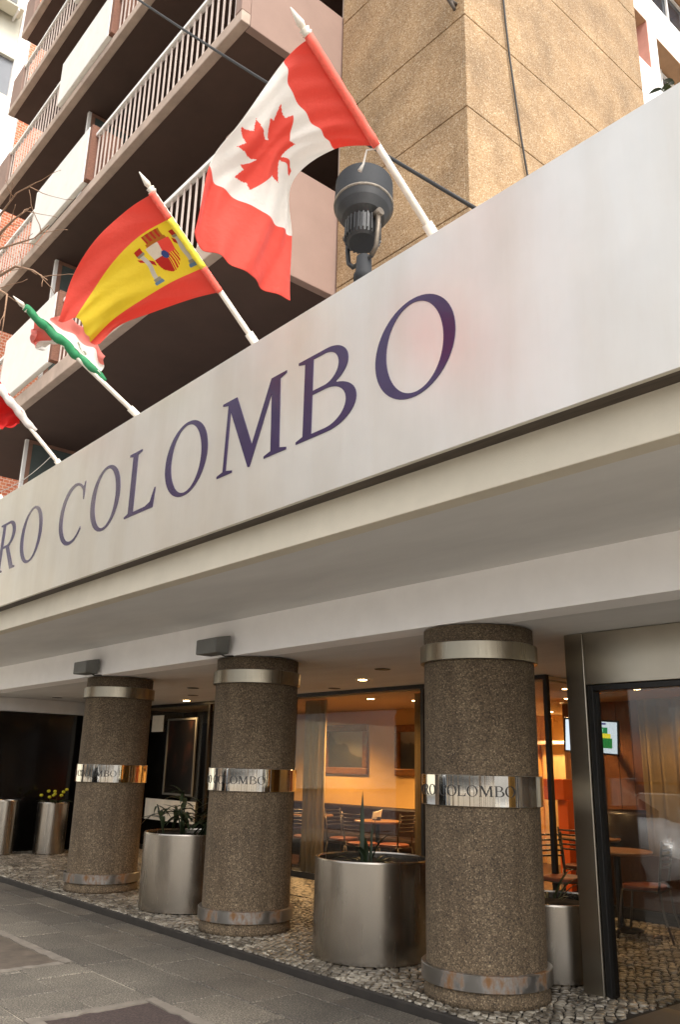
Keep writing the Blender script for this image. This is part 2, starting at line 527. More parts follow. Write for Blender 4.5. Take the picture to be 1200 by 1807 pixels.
# ------------------------------------------------------------------ glyphs (upright roman capitals, cap height 1)
def arc(cx, cy, rx, ry, a0, a1, n=22, rot=0):
    out = []
    cr, sr = math.cos(R_(rot)), math.sin(R_(rot))
    for i in range(n + 1):
        a = R_(a0 + (a1 - a0) * i / n)
        x, y = rx * math.cos(a), ry * math.sin(a)
        out.append((cx + x * cr - y * sr, cy + x * sr + y * cr))
    return out
def glyph(ch):
    if ch == 'O':
        return 1.08, [arc(.54, .5, .54, .53, 0, 356, 60), arc(.545, .5, .385, .487, 0, 356, 60, 8)]
    if ch == 'C':
        o = arc(.52, .5, .52, .53, 50, 322, 44) + [(.915, .215)] + arc(.56, .5, .42, .475, 316, 44, 40)
        o += [(.905, .67), (.93, .67), (.935, .985), (.912, .985), (.892, .925)]
        return .93, [o]
    if ch == 'L':
        return .88, [[(0, 0), (0, .03), (.11, .06), (.11, .94), (0, .97), (0, 1), (.38, 1), (.38, .97), (.26, .94), (.26, .055), (.62, .06), (.75, .1), (.85, .29), (.88, .29), (.845, 0)]]
    if ch == 'M':
        return 1.43, [[(0, 0), (0, .03), (.13, .06), (.17, .94), (.04, .97), (.04, 1), (.36, 1), (.74, .26), (1.08, 1), (1.38, 1), (1.38, .97), (1.26, .94), (1.30, .06), (1.43, .03), (1.43, 0), (1.0, 0), (1.0, .03), (1.13, .06), (1.10, .80), (.72, -.02), (.68, -.02), (.23, .84), (.20, .06), (.34, .03), (.34, 0)]]
    if ch == 'B':
        o = [(0, 0), (0, .03), (.12, .06), (.12, .94), (0, .97), (0, 1)] + arc(.5, .76, .36, .24, 90, -62) + arc(.53, .272, .47, .272, 72, -90)
        h1 = [(.27, .95)] + arc(.46, .757, .245, .193, 90, -90) + [(.27, .564)]
        h2 = [(.27, .515)] + arc(.49, .283, .345, .232, 90, -90) + [(.27, .051)]
        return 1.0, [o, h1, h2]
    if ch == 'R':
        o = [(0, 0), (0, .03), (.12, .06), (.12, .94), (0, .97), (0, 1)] + arc(.48, .745, .37, .255, 90, -58) + [(.60, .47), (.94, .06), (1.06, .03), (1.06, 0), (.80, 0), (.43, .475), (.27, .475), (.27, .06), (.38, .03), (.38, 0)]
        h = [(.27, .95)] + arc(.45, .737, .245, .213, 90, -90) + [(.27, .524)]
        return 1.06, [o, h]
GC = {}
def glyph_mesh(ch, depth, offs=0):
    """filled capital, lying in the XZ plane, front towards -Y"""
    if (ch, depth, offs) in GC:
        return GC[(ch, depth, offs)]
    wd, loops = glyph(ch)
    cu = bpy.data.curves.new('g', 'CURVE')
    cu.dimensions = '2D'; cu.fill_mode = 'BOTH'; cu.extrude = depth / 2; cu.offset = offs
    for lp in loops:
        sp = cu.splines.new('POLY')
        sp.points.add(len(lp) - 1)
        for i, p in enumerate(lp):
            sp.points[i].co = (p[0], p[1], 0, 1)
        sp.use_cyclic_u = True
    ob = bpy.data.objects.new('g', cu)
    COL.objects.link(ob)
    dg = bpy.context.evaluated_depsgraph_get()
    me = bpy.data.meshes.new_from_object(ob.evaluated_get(dg))
    bpy.data.objects.remove(ob); bpy.data.curves.remove(cu)
    me.transform(Matrix.Rotation(math.pi / 2, 4, 'X'))
    me.polygons.foreach_set('use_smooth', [False] * len(me.polygons))
    me.update()
    GC[(ch, depth, offs)] = (wd, me)
    return wd, me

# ================================================================== GROUND AND STREET
gnd = MB().box(-60, 40, -40, 60, -.6, -.17).build('ground', MT['asphalt']); tag(gnd, kind='structure')
road = MB().box(-60, 40, -7.5, .55, -.165, -.13).build('road', MT['roadbounce']); tag(road, kind='structure')
pav = empty('pavement', (0, 0, 0)); tag(pav, kind='structure')
MB().box(-60, 40, .7, 4.54, -.16, .021).build('mortar_bed', MT['mortar'], pav)
MB().box(-60, 40, .55, .7, -.16, .03).build('kerb_stone', MT['kerb'], pav, .01)
opv = MB().box(-60, 40, -10.5, -7.5, -.16, 0).build('far_pavement', MT['mortar']); tag(opv, kind='structure')

# paving slabs: shared shapes for whole slabs, cut ones beside the pits; each one an object
SW, SL, PZ = .462, .70, .03
def slab_mesh(L, W, tilt=0):
    m = MB()
    x, y, e = L / 2 - .007, W / 2 - .0065, .006
    j = [random.uniform(-.0014, .0014) for _ in range(4)]
    v = [(-x, -y, -.04), (x, -y, -.04), (x, y, -.04), (-x, y, -.04), (-x, -y, -e), (x, -y, -e), (x, y, -e), (-x, y, -e),
         (-x + e, -y + e, j[0]), (x - e, -y + e, j[1]), (x - e, y - e, j[2]), (-x + e, y - e, j[3])]
    m.add(v, [(0, 1, 5, 4), (1, 2, 6, 5), (2, 3, 7, 6), (3, 0, 4, 7), (4, 5, 9, 8), (5, 6, 10, 9), (6, 7, 11, 10), (7, 4, 8, 11), (8, 9, 10, 11)])
    me = bpy.data.meshes.new('paving_slab')
    me.from_pydata(m.v, [], m.f); me.materials.append(MT['paver'])
    return me
slab_me = [slab_mesh(SL, SW) for _ in range(3)]
edge_me = [slab_mesh(SL, .27) for _ in range(2)]
pits = [(-9.1, -7.12, 2.42, 3.346), (-5.79, -4.3, 2.42, 3.346)]
def put_slab(me, xc, yc):
    o = bpy.data.objects.new('paving_slab', me)
    COL.objects.link(o); o.parent = pav
    o.location = (xc, yc, PZ + random.uniform(-.003, .003))
    if random.random() < .5: o.rotation_euler.z = math.pi
for row in range(9):
    yc = 4.27 - SW * (row - .5) if row else 4.405
    x = -15.5 + (row % 2) * .35 + (row % 3) * .06
    while x < -1.0:
        segs = [(x, x + SL)]
        for p in pits:
            if row and p[2] - .01 < yc < p[3] + .01:
                new = []
                for (q0, q1) in segs:
                    if q1 <= p[0] or q0 >= p[1]: new.append((q0, q1)); continue
                    if q0 < p[0] - .06: new.append((q0, p[0]))
                    if q1 > p[1] + .06: new.append((p[1], q1))
                segs = new
        for (q0, q1) in segs:
            full = abs(q1 - q0 - SL) < 1e-6
            me = random.choice(edge_me) if row == 0 else random.choice(slab_me) if full else slab_mesh(q1 - q0, SW)
            put_slab(me, (q0 + q1) / 2, yc)
        x += SL
# service pits: concrete rim + cover
def pit(p, covermat, nm, label):
    x0, x1, y0, y1 = p
    t = empty(nm, ((x0 + x1) / 2, (y0 + y1) / 2, PZ))
    b = .085
    def ragged(ax0, ax1, ay0, ay1, along):
        n = 16
        vs = []; fs = []
        for i in range(n + 1):
            q = i / n
            jit = random.uniform(-.014, .014); j2 = random.uniform(-.003, .003)
            if along == 'x':
                xx = ax0 + (ax1 - ax0) * q
                row = [(xx, ay0 + (jit if ay0 > y0 + .01 else 0), PZ - .05), (xx, ay0 + (jit if ay0 > y0 + .01 else 0), PZ + .004 + j2), (xx, ay1 + (jit if ay1 < y1 - .01 else 0), PZ + .004 - j2), (xx, ay1 + (jit if ay1 < y1 - .01 else 0), PZ - .05)]
            else:
                yy = ay0 + (ay1 - ay0) * q
                row = [(ax0 + (jit if ax0 > x0 + .01 else 0), yy, PZ - .05), (ax0 + (jit if ax0 > x0 + .01 else 0), yy, PZ + .003 + j2), (ax1 + (jit if ax1 < x1 - .01 else 0), yy, PZ + .003 - j2), (ax1 + (jit if ax1 < x1 - .01 else 0), yy, PZ - .05)]
            vs += row
        for i in range(n):
            for k in range(3):
                fs.append((i * 4 + k, i * 4 + k + 1, i * 4 + k + 5, i * 4 + k + 4))
        MB().add(vs, fs).build('concrete_rim', MT['concrete'], t)
    ragged(x0, x1, y1 - b, y1, 'x'); ragged(x0, x1, y0, y0 + b, 'x')
    ragged(x0, x0 + b, y0 + b, y1 - b, 'y'); ragged(x1 - b, x1, y0 + b, y1 - b, 'y')
    MB().box(x0 + .02, x1 - .02, y0 + .02, y1 - .02, PZ - .06, PZ - .005).build('cover_plate', covermat, t)
    tag(t, label, 'pavement cover')
pit(pits[0], MT['rust'], 'service_cover', 'rusty square cover in a pale concrete rim at the left pavement edge')
pit(pits[1], MT['coarse'], 'patched_pit', 'dark coarse patch in a crumbled concrete rim at the bottom of the pavement')

# portico floor: low platform with kerb and pebble mosaic
plat = empty('portico_floor', (0, 0, 0)); tag(plat, kind='structure')
MB().box(-15.6, -3.36, 4.572, 9.0, -.12, .082).build('grout_bed', MT['grout'], plat)
MB().box(-15.6, -3.36, 4.545, 4.571, -.12, .090).build('platform_kerb', MT['kerb'], plat, .012)
MB().box(-3.36, 3, 4.545, 9.0, -.12, .088).build('granite_threshold', MT['granite'], plat, .004)
MB().box(-15.6, 3, 9.0, 13.2, -.12, .09).build('cafe_floor', MT['tilefloor'], plat)
MB().box(-15.6, -6.0, 6.9, 8.0, .082, .096).build('far_pebble_field', MT['pebblefar'], plat)

def voronoi_cells(x0, x1, y0, y1, s):
    nx, ny = int((x1 - x0) / s), int((y1 - y0) / (s * .84))
    P = {}
    for i in range(-1, nx + 1):
        for j in range(-1, ny + 1):
            P[(i, j)] = (x0 + (i + .5 + .5 * (j % 2) - .25 + random.uniform(-.33, .33)) * s, y0 + (j + .5 + random.uniform(-.3, .3)) * s * .84)
    out = []
    for (i, j), (px, py) in P.items():
        if not (x0 + .01 < px < x1 - .01 and y0 + .01 < py < y1 - .01): continue
        poly = [(px - s, py - s), (px + s, py - s), (px + s, py + s), (px - s, py + s)]
        for di in (-2, -1, 0, 1, 2):
            for dj in (-2, -1, 0, 1, 2):
                q = P.get((i + di, j + dj))
                if q is None or (di == 0 and dj == 0): continue
                mx, my = (px + q[0]) / 2, (py + q[1]) / 2
                nx_, ny_ = q[0] - px, q[1] - py
                new = []
                L = len(poly)
                for a in range(L):
                    A, B = poly[a], poly[(a + 1) % L]
                    da = (A[0] - mx) * nx_ + (A[1] - my) * ny_
                    db = (B[0] - mx) * nx_ + (B[1] - my) * ny_
                    if da <= 0: new.append(A)
                    if (da < 0 < db) or (db < 0 < da):
                        t = da / (da - db)
                        new.append((A[0] + t * (B[0] - A[0]), A[1] + t * (B[1] - A[1])))
                poly = new
                if len(poly) < 3: break
            if len(poly) < 3: break
        if len(poly) >= 3:
            cx = sum(p[0] for p in poly) / len(poly); cy = sum(p[1] for p in poly) / len(poly)
            poly = [(min(max(p[0], x0), x1), min(max(p[1], y0), y1)) for p in poly]
            out.append((cx, cy, poly))
    return out

def pebble_geo(m, cx, cy, poly, z):
    # corner-cut polygon, shrunk for the joint, domed top
    pts = []
    L = len(poly)
    for a in range(L):
        A, B = poly[a], poly[(a + 1) % L]
        pts.append((A[0] * .75 + B[0] * .25, A[1] * .75 + B[1] * .25))
        pts.append((A[0] * .25 + B[0] * .75, A[1] * .25 + B[1] * .75))
    n = len(pts)
    h = random.uniform(.008, .014)
    rings = []
    for k, dz in ((.83, -.012), (.81, h * .5), (.66, h)):
        rings.append([(cx + (p[0] - cx) * k, cy + (p[1] - cy) * k, z + dz) for p in pts])
    vs = rings[0] + rings[1] + rings[2]
    fs = []
    for q in range(2):
        for a in range(n):
            fs.append((q * n + a, q * n + (a + 1) % n, (q + 1) * n + (a + 1) % n, (q + 1) * n + a))
    fs.append(tuple(2 * n + a for a in range(n)))
    m.add(vs, fs, True)
cells = voronoi_cells(-15.4, -3.38, 4.575, 6.9, .076) + voronoi_cells(-6.0, -3.38, 6.9, 8.95, .076)
def vis_rank(c):
    return c[0] ** 2 + c[1] ** 2
cells.sort(key=vis_rank)
cols_xy = [(-4.295, 5.155), (-7.301, 5.155), (-10.446, 5.155)]
plant_xy = [(-5.70, 5.345, .5), (-8.66, 5.29, .5), (-4.40, 6.11, .44)]
far = MB(); cnt = 0
for c in cells:
    if any(math.hypot(c[0] - a, c[1] - b) < .40 for a, b in cols_xy) or any(math.hypot(c[0] - a, c[1] - b) < q - .06 for a, b, q in plant_xy):
        continue
    # hidden behind the column from the street: leave to the joined field
    if cnt < 300:
        m = MB(); pebble_geo(m, c[0], c[1], c[2], .084)
        m.build('pebble', MT['pebble'], plat); cnt += 1
    else:
        pebble_geo(far, c[0], c[1], c[2], .084)
o = far.build('pebble_field', MT['pebble'], plat); tag(o, kind='stuff')

# ================================================================== COLUMNS
CR = .4276
LW = .072          # capital height of the band lettering
def column(i, X, label):
    Y = 5.155
    t = empty('column', (X, Y, .09))
    tag(t, label, 'column', 'portico columns')
    prof = [(0, .09), (CR + .02, .09), (CR + .018, .13), (CR + .006, .18), (CR, .24), (CR, 2.655), (0, 2.655)]
    # slightly uneven body
    MB().lathe(prof, (X, Y, 0), 64).build('shaft', MT['column'], t)
    def ring(nm, r0, r1, z0, z1, mat):
        e = .004
        return MB().turned([(r0, z0), (r1 - e, z0), (r1, z0 + e), (r1, z1 - e), (r1 - e, z1), (r0, z1), (r0, z0)], (X, Y, 0), 72).build(nm, mat, t)
    ring('top_ring', CR - .01, CR + .03, 2.395, 2.530, MT['ring'])
    ring('base_ring', CR - .002, CR + .036, .195, .300, MT['ringlow'])
    b = ring('name_band', CR - .01, CR + .022, 1.357, 1.572, MT['band'])
    # lettering round the band, ends well round the right side
    txt = 'ORO COLOMBO'
    adv = []
    for ch in txt:
        adv.append(.45 if ch == ' ' else glyph(ch)[0] + .10)
    tot = sum(adv) * LW
    rr = CR + .0225
    a_end = R_(72)
    s = -tot
    for ch, a in zip(txt, adv):
        if ch != ' ':
            wd, me = glyph_mesh(ch, .012)
            mid = s + wd * LW / 2
            ang = a_end + mid / rr          # angle from -Y towards +X
            o = bpy.data.objects.new('letter', me)
            if not me.materials: me.materials.append(MT['engrave'])
            COL.objects.link(o); o.parent = b
            # tangent frame
            nx, ny = math.sin(ang), -math.cos(ang)
            tx, ty = math.cos(ang), math.sin(ang)
            px, py = X + nx * rr - tx * wd * LW / 2, Y + ny * rr - ty * wd * LW / 2
            oo = off(b)
            o.matrix_local = Matrix.Translation((px - oo[0], py - oo[1], 1.428 - oo[2])) @ Matrix.Rotation(ang, 4, 'Z') @ Matrix.Diagonal((LW, .25, LW, 1))
        s += a * LW
    return t
column(0, -4.295, 'thick pebbled round column nearest the street front, beside the glass entrance')
column(1, -7.301, 'middle of the three pebbled round columns, between the two steel planters')
column(2, -10.446, 'farthest pebbled round column, at the left beside the dark doorway')

# ================================================================== APARTMENT BUILDING (tower, balconies, canopy, cafe shell)
bld = empty('apartment_building', (-6, 5.2, 0))
tag(bld, 'tall apartment building with brown balconies, pebbled tower and white canopy over columns', 'building')
# canopy
box('canopy_beam', (-16, 3, 4.728, 5.0, 2.665, 3.6), MT['beam'], bld)
box('portico_ceiling', (-16, 3, 5.0, 9.0, 2.668, 2.80), MT['soffit'], bld)
box('canopy_soffit', (-16, 3, 3.30, 4.728, 3.028, 3.2), MT['soffit'], bld)
box('canopy_fascia', (-16, 3, 3.297, 3.42, 3.026, 4.55), MT['beige'], bld, .006)
box('canopy_roof', (-16, 3, 3.42, 5.6, 4.2, 4.5), MT['greyband'], bld)
# tower courses
TX0, TX1, TY0, TY1 = -6.236, -4.29, 5.2, 8.9
zs = [3.2, 5.55, 6.70, 7.87, 9.03, 10.45, 11.7, 12.95, 14.2, 15.45, 16.7, 17.95, 19.2, 20.45]
box('tower_core', (TX0 + .04, TX1 - .04, TY0 + .04, TY1 - .04, 3.2, 20.5), MT['joint'], bld)
g = .006
for a, b in zip(zs[:-1], zs[1:]):
    box('tower_panel', (TX0, TX1 - .05, TY0, TY0 + .05, a + g, b - g), MT['tower'], bld, .008)
    # corner piece wraps round to the side face: one prism per course
    m = MB()
    m.box(TX1 - .05, TX1, TY0, TY1, a + g, b - g)
    m.build('tower_panel', MT['tower'], bld, .008)
box('tower_edge_strip', (TX0 - .055, TX0 - .004, TY0 + .03, TY0 + .5, 3.2, 20.5), MT['slabedge'], bld)
# recessed facade behind the balconies
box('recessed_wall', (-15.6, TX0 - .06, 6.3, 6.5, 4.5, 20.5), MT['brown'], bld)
box('balcony_reveal_wall', (TX0 - .10, TX0 - .058, 5.3, 6.3, 4.5, 20.5), MT['whitewall'], bld)

BXL, BXR, BY = -15.2, -6.266, 3.75
LEV = [(6.62, 6.86, 7.90, 7.99, (-12.72, -10.70), 8.06, 6.93), (9.49, 9.65, 10.50, 10.60, (-12.32, -10.28), 10.68, 9.69), (12.06, 12.21, 12.95, 13.05, (-11.98, -10.06), 13.13, 12.23), (14.28, 14.42, 15.08, 15.2, (-11.9, -10.1), 15.25, 14.44), (16.3, 16.44, 17.2, 17.3, (-11.9, -10.1), 17.35, 16.46)]
bal_me = {}
for li, (zb, zt, zr, zp, (wx0, wx1), wz1, wz0) in enumerate(LEV):
    # slab: front edge beam and underside
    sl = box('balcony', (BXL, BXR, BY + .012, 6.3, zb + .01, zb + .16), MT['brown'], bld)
    box('edge_beam', (BXL - .01, BXR + .004, BY, BY + .12, zb, zt), MT['slabedge'], sl, .012)
    box('side_panel', (BXR - .10, BXR + .002, BY + .122, TY0 + .1, zb - .004, zp), MT['sidepanel'], sl, .008)
    box('corner_post', (BXR - .13, BXR + .002, BY - .004, BY + .118, zt + .001, zp), MT['sidepanel'], sl, .008)
    box('end_panel', (BXL, BXL + .6, BY + .004, BY + .10, zt + .001, zp - .05), MT['sidepanel'], sl, .008)
    # parapet: white slab standing in front, brick coloured return
    box('parapet_panel', (wx0, wx1, BY - .06, BY + .02, wz0, wz1), MT['whitepanel'], sl, .012)
    box('parapet_return', (wx1 + .002, wx1 + .10, BY - .052, BY + .42, wz0 + .01, wz1 - .012), MT['brownbrick'], sl, .006)
    # rails and balusters
    for (x0, x1) in ((wx1 + .10, BXR - .13), (BXL + .6, wx0)):
        box('top_rail', (x0, x1, BY + .01, BY + .075, zr - .02, zr + .035), MT['railtop'], sl, .006)
        n = max(2, int((x1 - x0) / .138))
        key = (li, )
        if key not in bal_me:
            mm = MB().box(-.014, .014, -.007, .007, 0, zr - .02 - zt)
            me = bpy.data.meshes.new('baluster'); me.from_pydata(mm.v, [], mm.f); me.materials.append(MT['rail']); bal_me[key] = me
        if li == 4: continue
        for k in range(n):
            xx = x0 + (k + .5) * (x1 - x0) / n
            o = bpy.data.objects.new('baluster', bal_me[key])
            COL.objects.link(o); o.parent = sl
            o.location = Vector((xx, BY + .045, zt - .002)) - off(sl)
# frosted dividers on the balconies
for (x, y0, z0, z1) in ((-12.15, 4.09, 7.06, 9.49), (-11.53, 4.08, 9.74, 12.05), (-12.97, 4.30, 4.5, 6.61)):
    o = box('divider_screen', (x - .02, x + .02, y0 + .05, 5.7, z0, z1 - .06), MT['frost'], bld)
    box('screen_frame', (x - .03, x + .03, y0, y0 + .05, z0, z1 - .004), MT['railtop'], o)
    box('screen_head', (x - .032, x + .032, y0 + .05, 5.7, z1 - .058, z1 - .004), MT['frame'], o)
    box('screen_stile', (x - .031, x + .031, y0 + .052, y0 + .12, z0, z1 - .062), MT['frame'], o)
# shell of the cafe
box('cafe_back_wall', (-16, -9.5, 10.5, 10.6, .09, 2.7), MT['yellowwall'], bld)
box('cafe_left_wall', (-15.9, -15.25, 8.1, 10.5, .09, 2.6), MT['blackgloss'], bld)
box('entrance_screen', (-15.2, -12.8, 9.0, 9.06, .09, 2.6), MT['darkwood'], bld)
box('cafe_partition', (-9.6, -9.5, 10.6, 13.2, .09, 2.7), MT['yellowwall'], bld)
box('cafe_far_wall', (-9.5, 3, 13.1, 13.2, .09, 2.7), MT['yellowwall'], bld)
box('cafe_right_wall', (2.9, 3, 4.728, 13.1, .09, 2.66), MT['yellowwall'], bld)
box('cafe_ceiling', (-15.9, 2.9, 9.0, 13.1, 2.60, 2.8), MT['ceil'], bld)
box('cafe_ceiling_front', (-15.9, -5.75, 8.10, 9.0, 2.60, 2.66), MT['ceil'], bld)
box('far_ledge', (-9.4, -7.8, 12.8, 13.098, 2.08, 2.14), MT['beam'], bld, .01)
box('far_panel', (-9.4, -7.95, 13.0, 13.097, .09, 2.07), MT['curtain'], bld)
box('wood_pier', (-7.55, -6.2, 11.0, 11.3, .09, 2.6), MT['wood'], bld, .006)
for k in range(6):
    box('wood_board', (-7.55 + k * .225 + .004, -7.55 + (k + 1) * .225 - .004, 10.985, 11.0, .1, 2.598), MT['wood'], bld, .003)
box('low_wood_panel', (-6.0, -2.0, 9.07, 9.13, .2, .75), MT['wood'], bld)
box('dark_plinth', (-6.0, -2.0, 8.97, 9.06, .09, .2), MT['black'], bld)
# left end: black polished wall, lintel
box('end_wall', (-15.9, -15.3, 4.9, 8.1, .09, 2.42), MT['blackgloss'], bld)
box('end_lintel', (-15.9, -15.28, 4.75, 8.1, 2.43, 2.664), MT['soffit'], bld)

# ================================================================== SIGN
sg = empty('hotel_sign', (-6, 3.15, 3.25)); tag(sg, 'long brushed steel sign with purple capitals on the canopy edge', 'sign')
SY = 3.147
for (a, b) in ((-16, 3.0),):
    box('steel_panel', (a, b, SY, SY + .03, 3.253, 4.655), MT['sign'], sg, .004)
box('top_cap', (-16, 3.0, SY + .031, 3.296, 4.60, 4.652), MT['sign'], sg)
box('underside_strip', (-16, 3.0, SY + .004, 3.295, 3.262, 3.29), MT['steeledge'], sg)
CH = .605
for ch, x, wdt in (('R', -9.88, .62), ('O', -9.173, .601), ('C', -8.11, .553), ('O', -7.376, .61), ('L', -6.627, .541), ('O', -5.944, .659), ('M', -5.122, .866), ('B', -4.15, .606), ('O', -3.373, .65)):
    wd, me = glyph_mesh(ch, .02)
    if not me.materials:
        me.materials.append(MT['letter'])
    # pale cut edge behind the face, a hair larger
    wd2, me2 = glyph_mesh(ch, .01, -.011)
    if not me2.materials: me2.materials.append(MT['letter_edge'])
    o2 = bpy.data.objects.new('letter_outline', me2); COL.objects.link(o2)
    o = bpy.data.objects.new('letter', me); COL.objects.link(o); o.parent = sg
    oo = off(sg)
    o.location = (x - oo[0], SY - .0015 - oo[1], 3.662 - oo[2])
    o.scale = (wdt / wd, .2, CH)
    o2.parent = sg; o2.location = (x - oo[0], SY - .001 - oo[1], 3.662 - oo[2]); o2.scale = o.scale

# ================================================================== FLAGPOLES AND FLAGS
def flagpole(X, yb, zb, yt, zt, label):
    t = empty('flagpole', (X, 3.2, zb))
    tag(t, label, 'flagpole', 'flagpoles on the sign edge')
    d = Vector((0, yt - yb, zt - zb)); L = d.length; d.normalize()
    p0 = Vector((X, yb, zb)) - d * .35
    p1 = Vector((X, yt, zt)) - d * .17
    MB().tube([p0, Vector((X, yb, zb)), p1], [.024, .023, .019], 14).build('pole', MT['pole'], t)
    MB().tube([Vector((X, yb, zb)) - d * .3, Vector((X, yb, zb)) + d * .06], .034, 14).build('socket', MT['pole'], t)
    e = Vector((X, yt, zt))
    MB().tube([p1 - d * .005, p1 + d * .015, p1 + d * .02, p1 + d * .04, p1 + d * .045], [.022, .034, .024, .032, .018], 14).build('collar', MT['pole'], t)
    MB().tube([p1 + d * .045, p1 + d * .075, e], [.016, .024, .003], 12).build('finial', MT['pole'], t)
    return t
flagpole(-2.94, 3.2, 4.716, 2.066, 5.619, 'rightmost white flagpole, carrying the red and white maple leaf flag')
flagpole(-4.82, 3.2, 4.74, 2.128, 5.698, 'white flagpole carrying the red and yellow flag')
flagpole(-6.75, 3.2, 4.749, 1.955, 5.472, 'white flagpole with a green furled flag wound round it')
flagpole(-8.44, 3.2, 4.675, 2.10, 5.63, 'white flagpole with the red and white furled flag at the left edge')
flagpole(-10.2, 3.2, 4.68, 2.15, 5.62, 'bare white flagpole, leftmost on the sign')

def cr(p0, p1, p2, p3, t):
    return p1 * 1.0 + (p2 - p0) * (.5 * t) + (p0 * 2 - p1 * 5 + p2 * 4 - p3) * (.5 * t * t) + (p1 * 3 - p0 - p2 * 3 + p3) * (.5 * t ** 3)
def spline(pts, t):
    n = len(pts) - 1
    x = min(max(t, 0), 1) * n
    i = min(int(x), n - 1)
    q = x - i
    a = pts[i - 1] if i > 0 else pts[0] * 2 - pts[1]
    d_ = pts[i + 2] if i + 2 <= n else pts[n] * 2 - pts[n - 1]
    return cr(a, pts[i], pts[i + 1], d_, q)
def cloth_grid(name, G, nu, nv, colf, label, cat, group, ripple=None, thick=.0015, parent=None, mat=None):
    """G[u][v] control points; colf(u,v) -> linear colour printed on the cloth"""
    G = [[Vector(p) for p in row] for row in G]
    org = G[0][0].copy() if parent is None else off(parent)
    verts = []
    for i in range(nu + 1):
        uu = i / nu
        for j in range(nv + 1):
            vv = j / nv
            colp = [spline(row, vv) for row in G]
            p = spline(colp, uu)
            if ripple: p = p + ripple(uu, vv)
            verts.append(p - org)
    faces = [(i * (nv + 1) + j, (i + 1) * (nv + 1) + j, (i + 1) * (nv + 1) + j + 1, i * (nv + 1) + j + 1) for i in range(nu) for j in range(nv)]
    me = bpy.data.meshes.new(name)
    me.from_pydata(verts, [], faces)
    me.polygons.foreach_set('use_smooth', [True] * len(faces))
    ca = me.color_attributes.new('print', 'FLOAT_COLOR', 'CORNER')
    buf = []
    for i in range(nu):
        for j in range(nv):
            c = colf((i + .5) / nu, (j + .5) / nv)
            buf += list(c) * 4
    ca.data.foreach_set('color', buf)
    me.materials.append(mat or MT['flag'])
    o = bpy.data.objects.new(name, me); COL.objects.link(o)
    if parent is None:
        o.location = org
        OFF[o.name] = org
        tag(o, label, cat, group)
    else:
        o.parent = parent
    so = o.modifiers.new('thickness', 'SOLIDIFY'); so.thickness = thick
    return o

RED, WHT, YEL = srgb(240, 102, 84), srgb(244, 240, 234), srgb(243, 222, 66)
half = [(0, .50), (.055, .395), (.125, .43), (.095, .20), (.21, .31), (.235, .255), (.35, .275), (.315, .165), (.375, .13), (.175, -.03), (.20, -.105), (.018, -.075), (.028, -.30), (0, -.30)]
leafp = half + [(-x, y) for x, y in half[::-1]]
def inpoly(x, y, P):
    c = False
    n = len(P)
    for i in range(n):
        (x1, y1), (x2, y2) = P[i], P[i - 1]
        if (y1 > y) != (y2 > y) and x < (x2 - x1) * (y - y1) / (y2 - y1) + x1: c = not c
    return c
def canada(uu, vv):
    if uu < .25 or uu > .75: return RED
    x = (uu - .5) * 2; y = .5 - vv + .0
    # leaf stem towards the lower edge
    if inpoly(x * .98, y * .92 + .07, leafp): return RED
    return WHT
G = [[[-2.94, 2.208, 5.506], [-2.94, 2.336, 5.402], [-2.94, 2.467, 5.296], [-2.94, 2.596, 5.186], [-2.94, 2.733, 5.075]], [[-3.12, 2.164, 5.445], [-3.12, 2.22, 5.313], [-3.12, 2.342, 5.19], [-3.12, 2.463, 5.112], [-3.12, 2.569, 5.078]], [[-3.33, 2.024, 5.049], [-3.33, 2.164, 5.004], [-3.33, 2.265, 5.011], [-3.33, 2.357, 4.984], [-3.33, 2.44, 4.922]], [[-3.48, 1.94, 4.814], [-3.48, 2.051, 4.741], [-3.48, 2.263, 4.697], [-3.48, 2.437, 4.675], [-3.48, 2.573, 4.687]], [[-3.52, 1.901, 4.395], [-3.52, 2.035, 4.324], [-3.52, 2.189, 4.284], [-3.52, 2.387, 4.268], [-3.52, 2.595, 4.265]]]
def rip1(a, b):
    k = a * (1.2 - .3 * a)
    return Vector((.040 * k * math.sin(9 * b + 3 * a + .4) + .016 * k * math.sin(21 * b - 5 * a) + .007 * math.sin(33 * b + 16 * a), .010 * k * math.sin(8 * a + 11 * b), .008 * k * math.sin(14 * b + 4 * a)))
fc_ = cloth_grid('canadian_flag', G, 260, 150, canada, 'red and white maple leaf flag flapping from the rightmost pole', 'flag', 'flags above the sign', rip1)
MTr = plain('red_sleeve_cloth', RED, .75, var=.12, scale=30); MTy = plain('yellow_sleeve_cloth', YEL, .75, var=.12, scale=30)
def sleeve(fl_, a, b, t0, t1, mat):
    a, b = Vector(a), Vector(b); pts, rad = [], []
    for k in range(13):
        t = t0 + (t1 - t0) * k / 12
        pts.append(a.lerp(b, t)); rad.append(.0265 + .0025 * math.sin(k * 2.3 + t * 9))
    MB().tube(pts, rad, 12).build('hoist_sleeve', mat, fl_)
sleeve(fc_, G[0][0], G[0][4], -.02, 1.0, MTr)

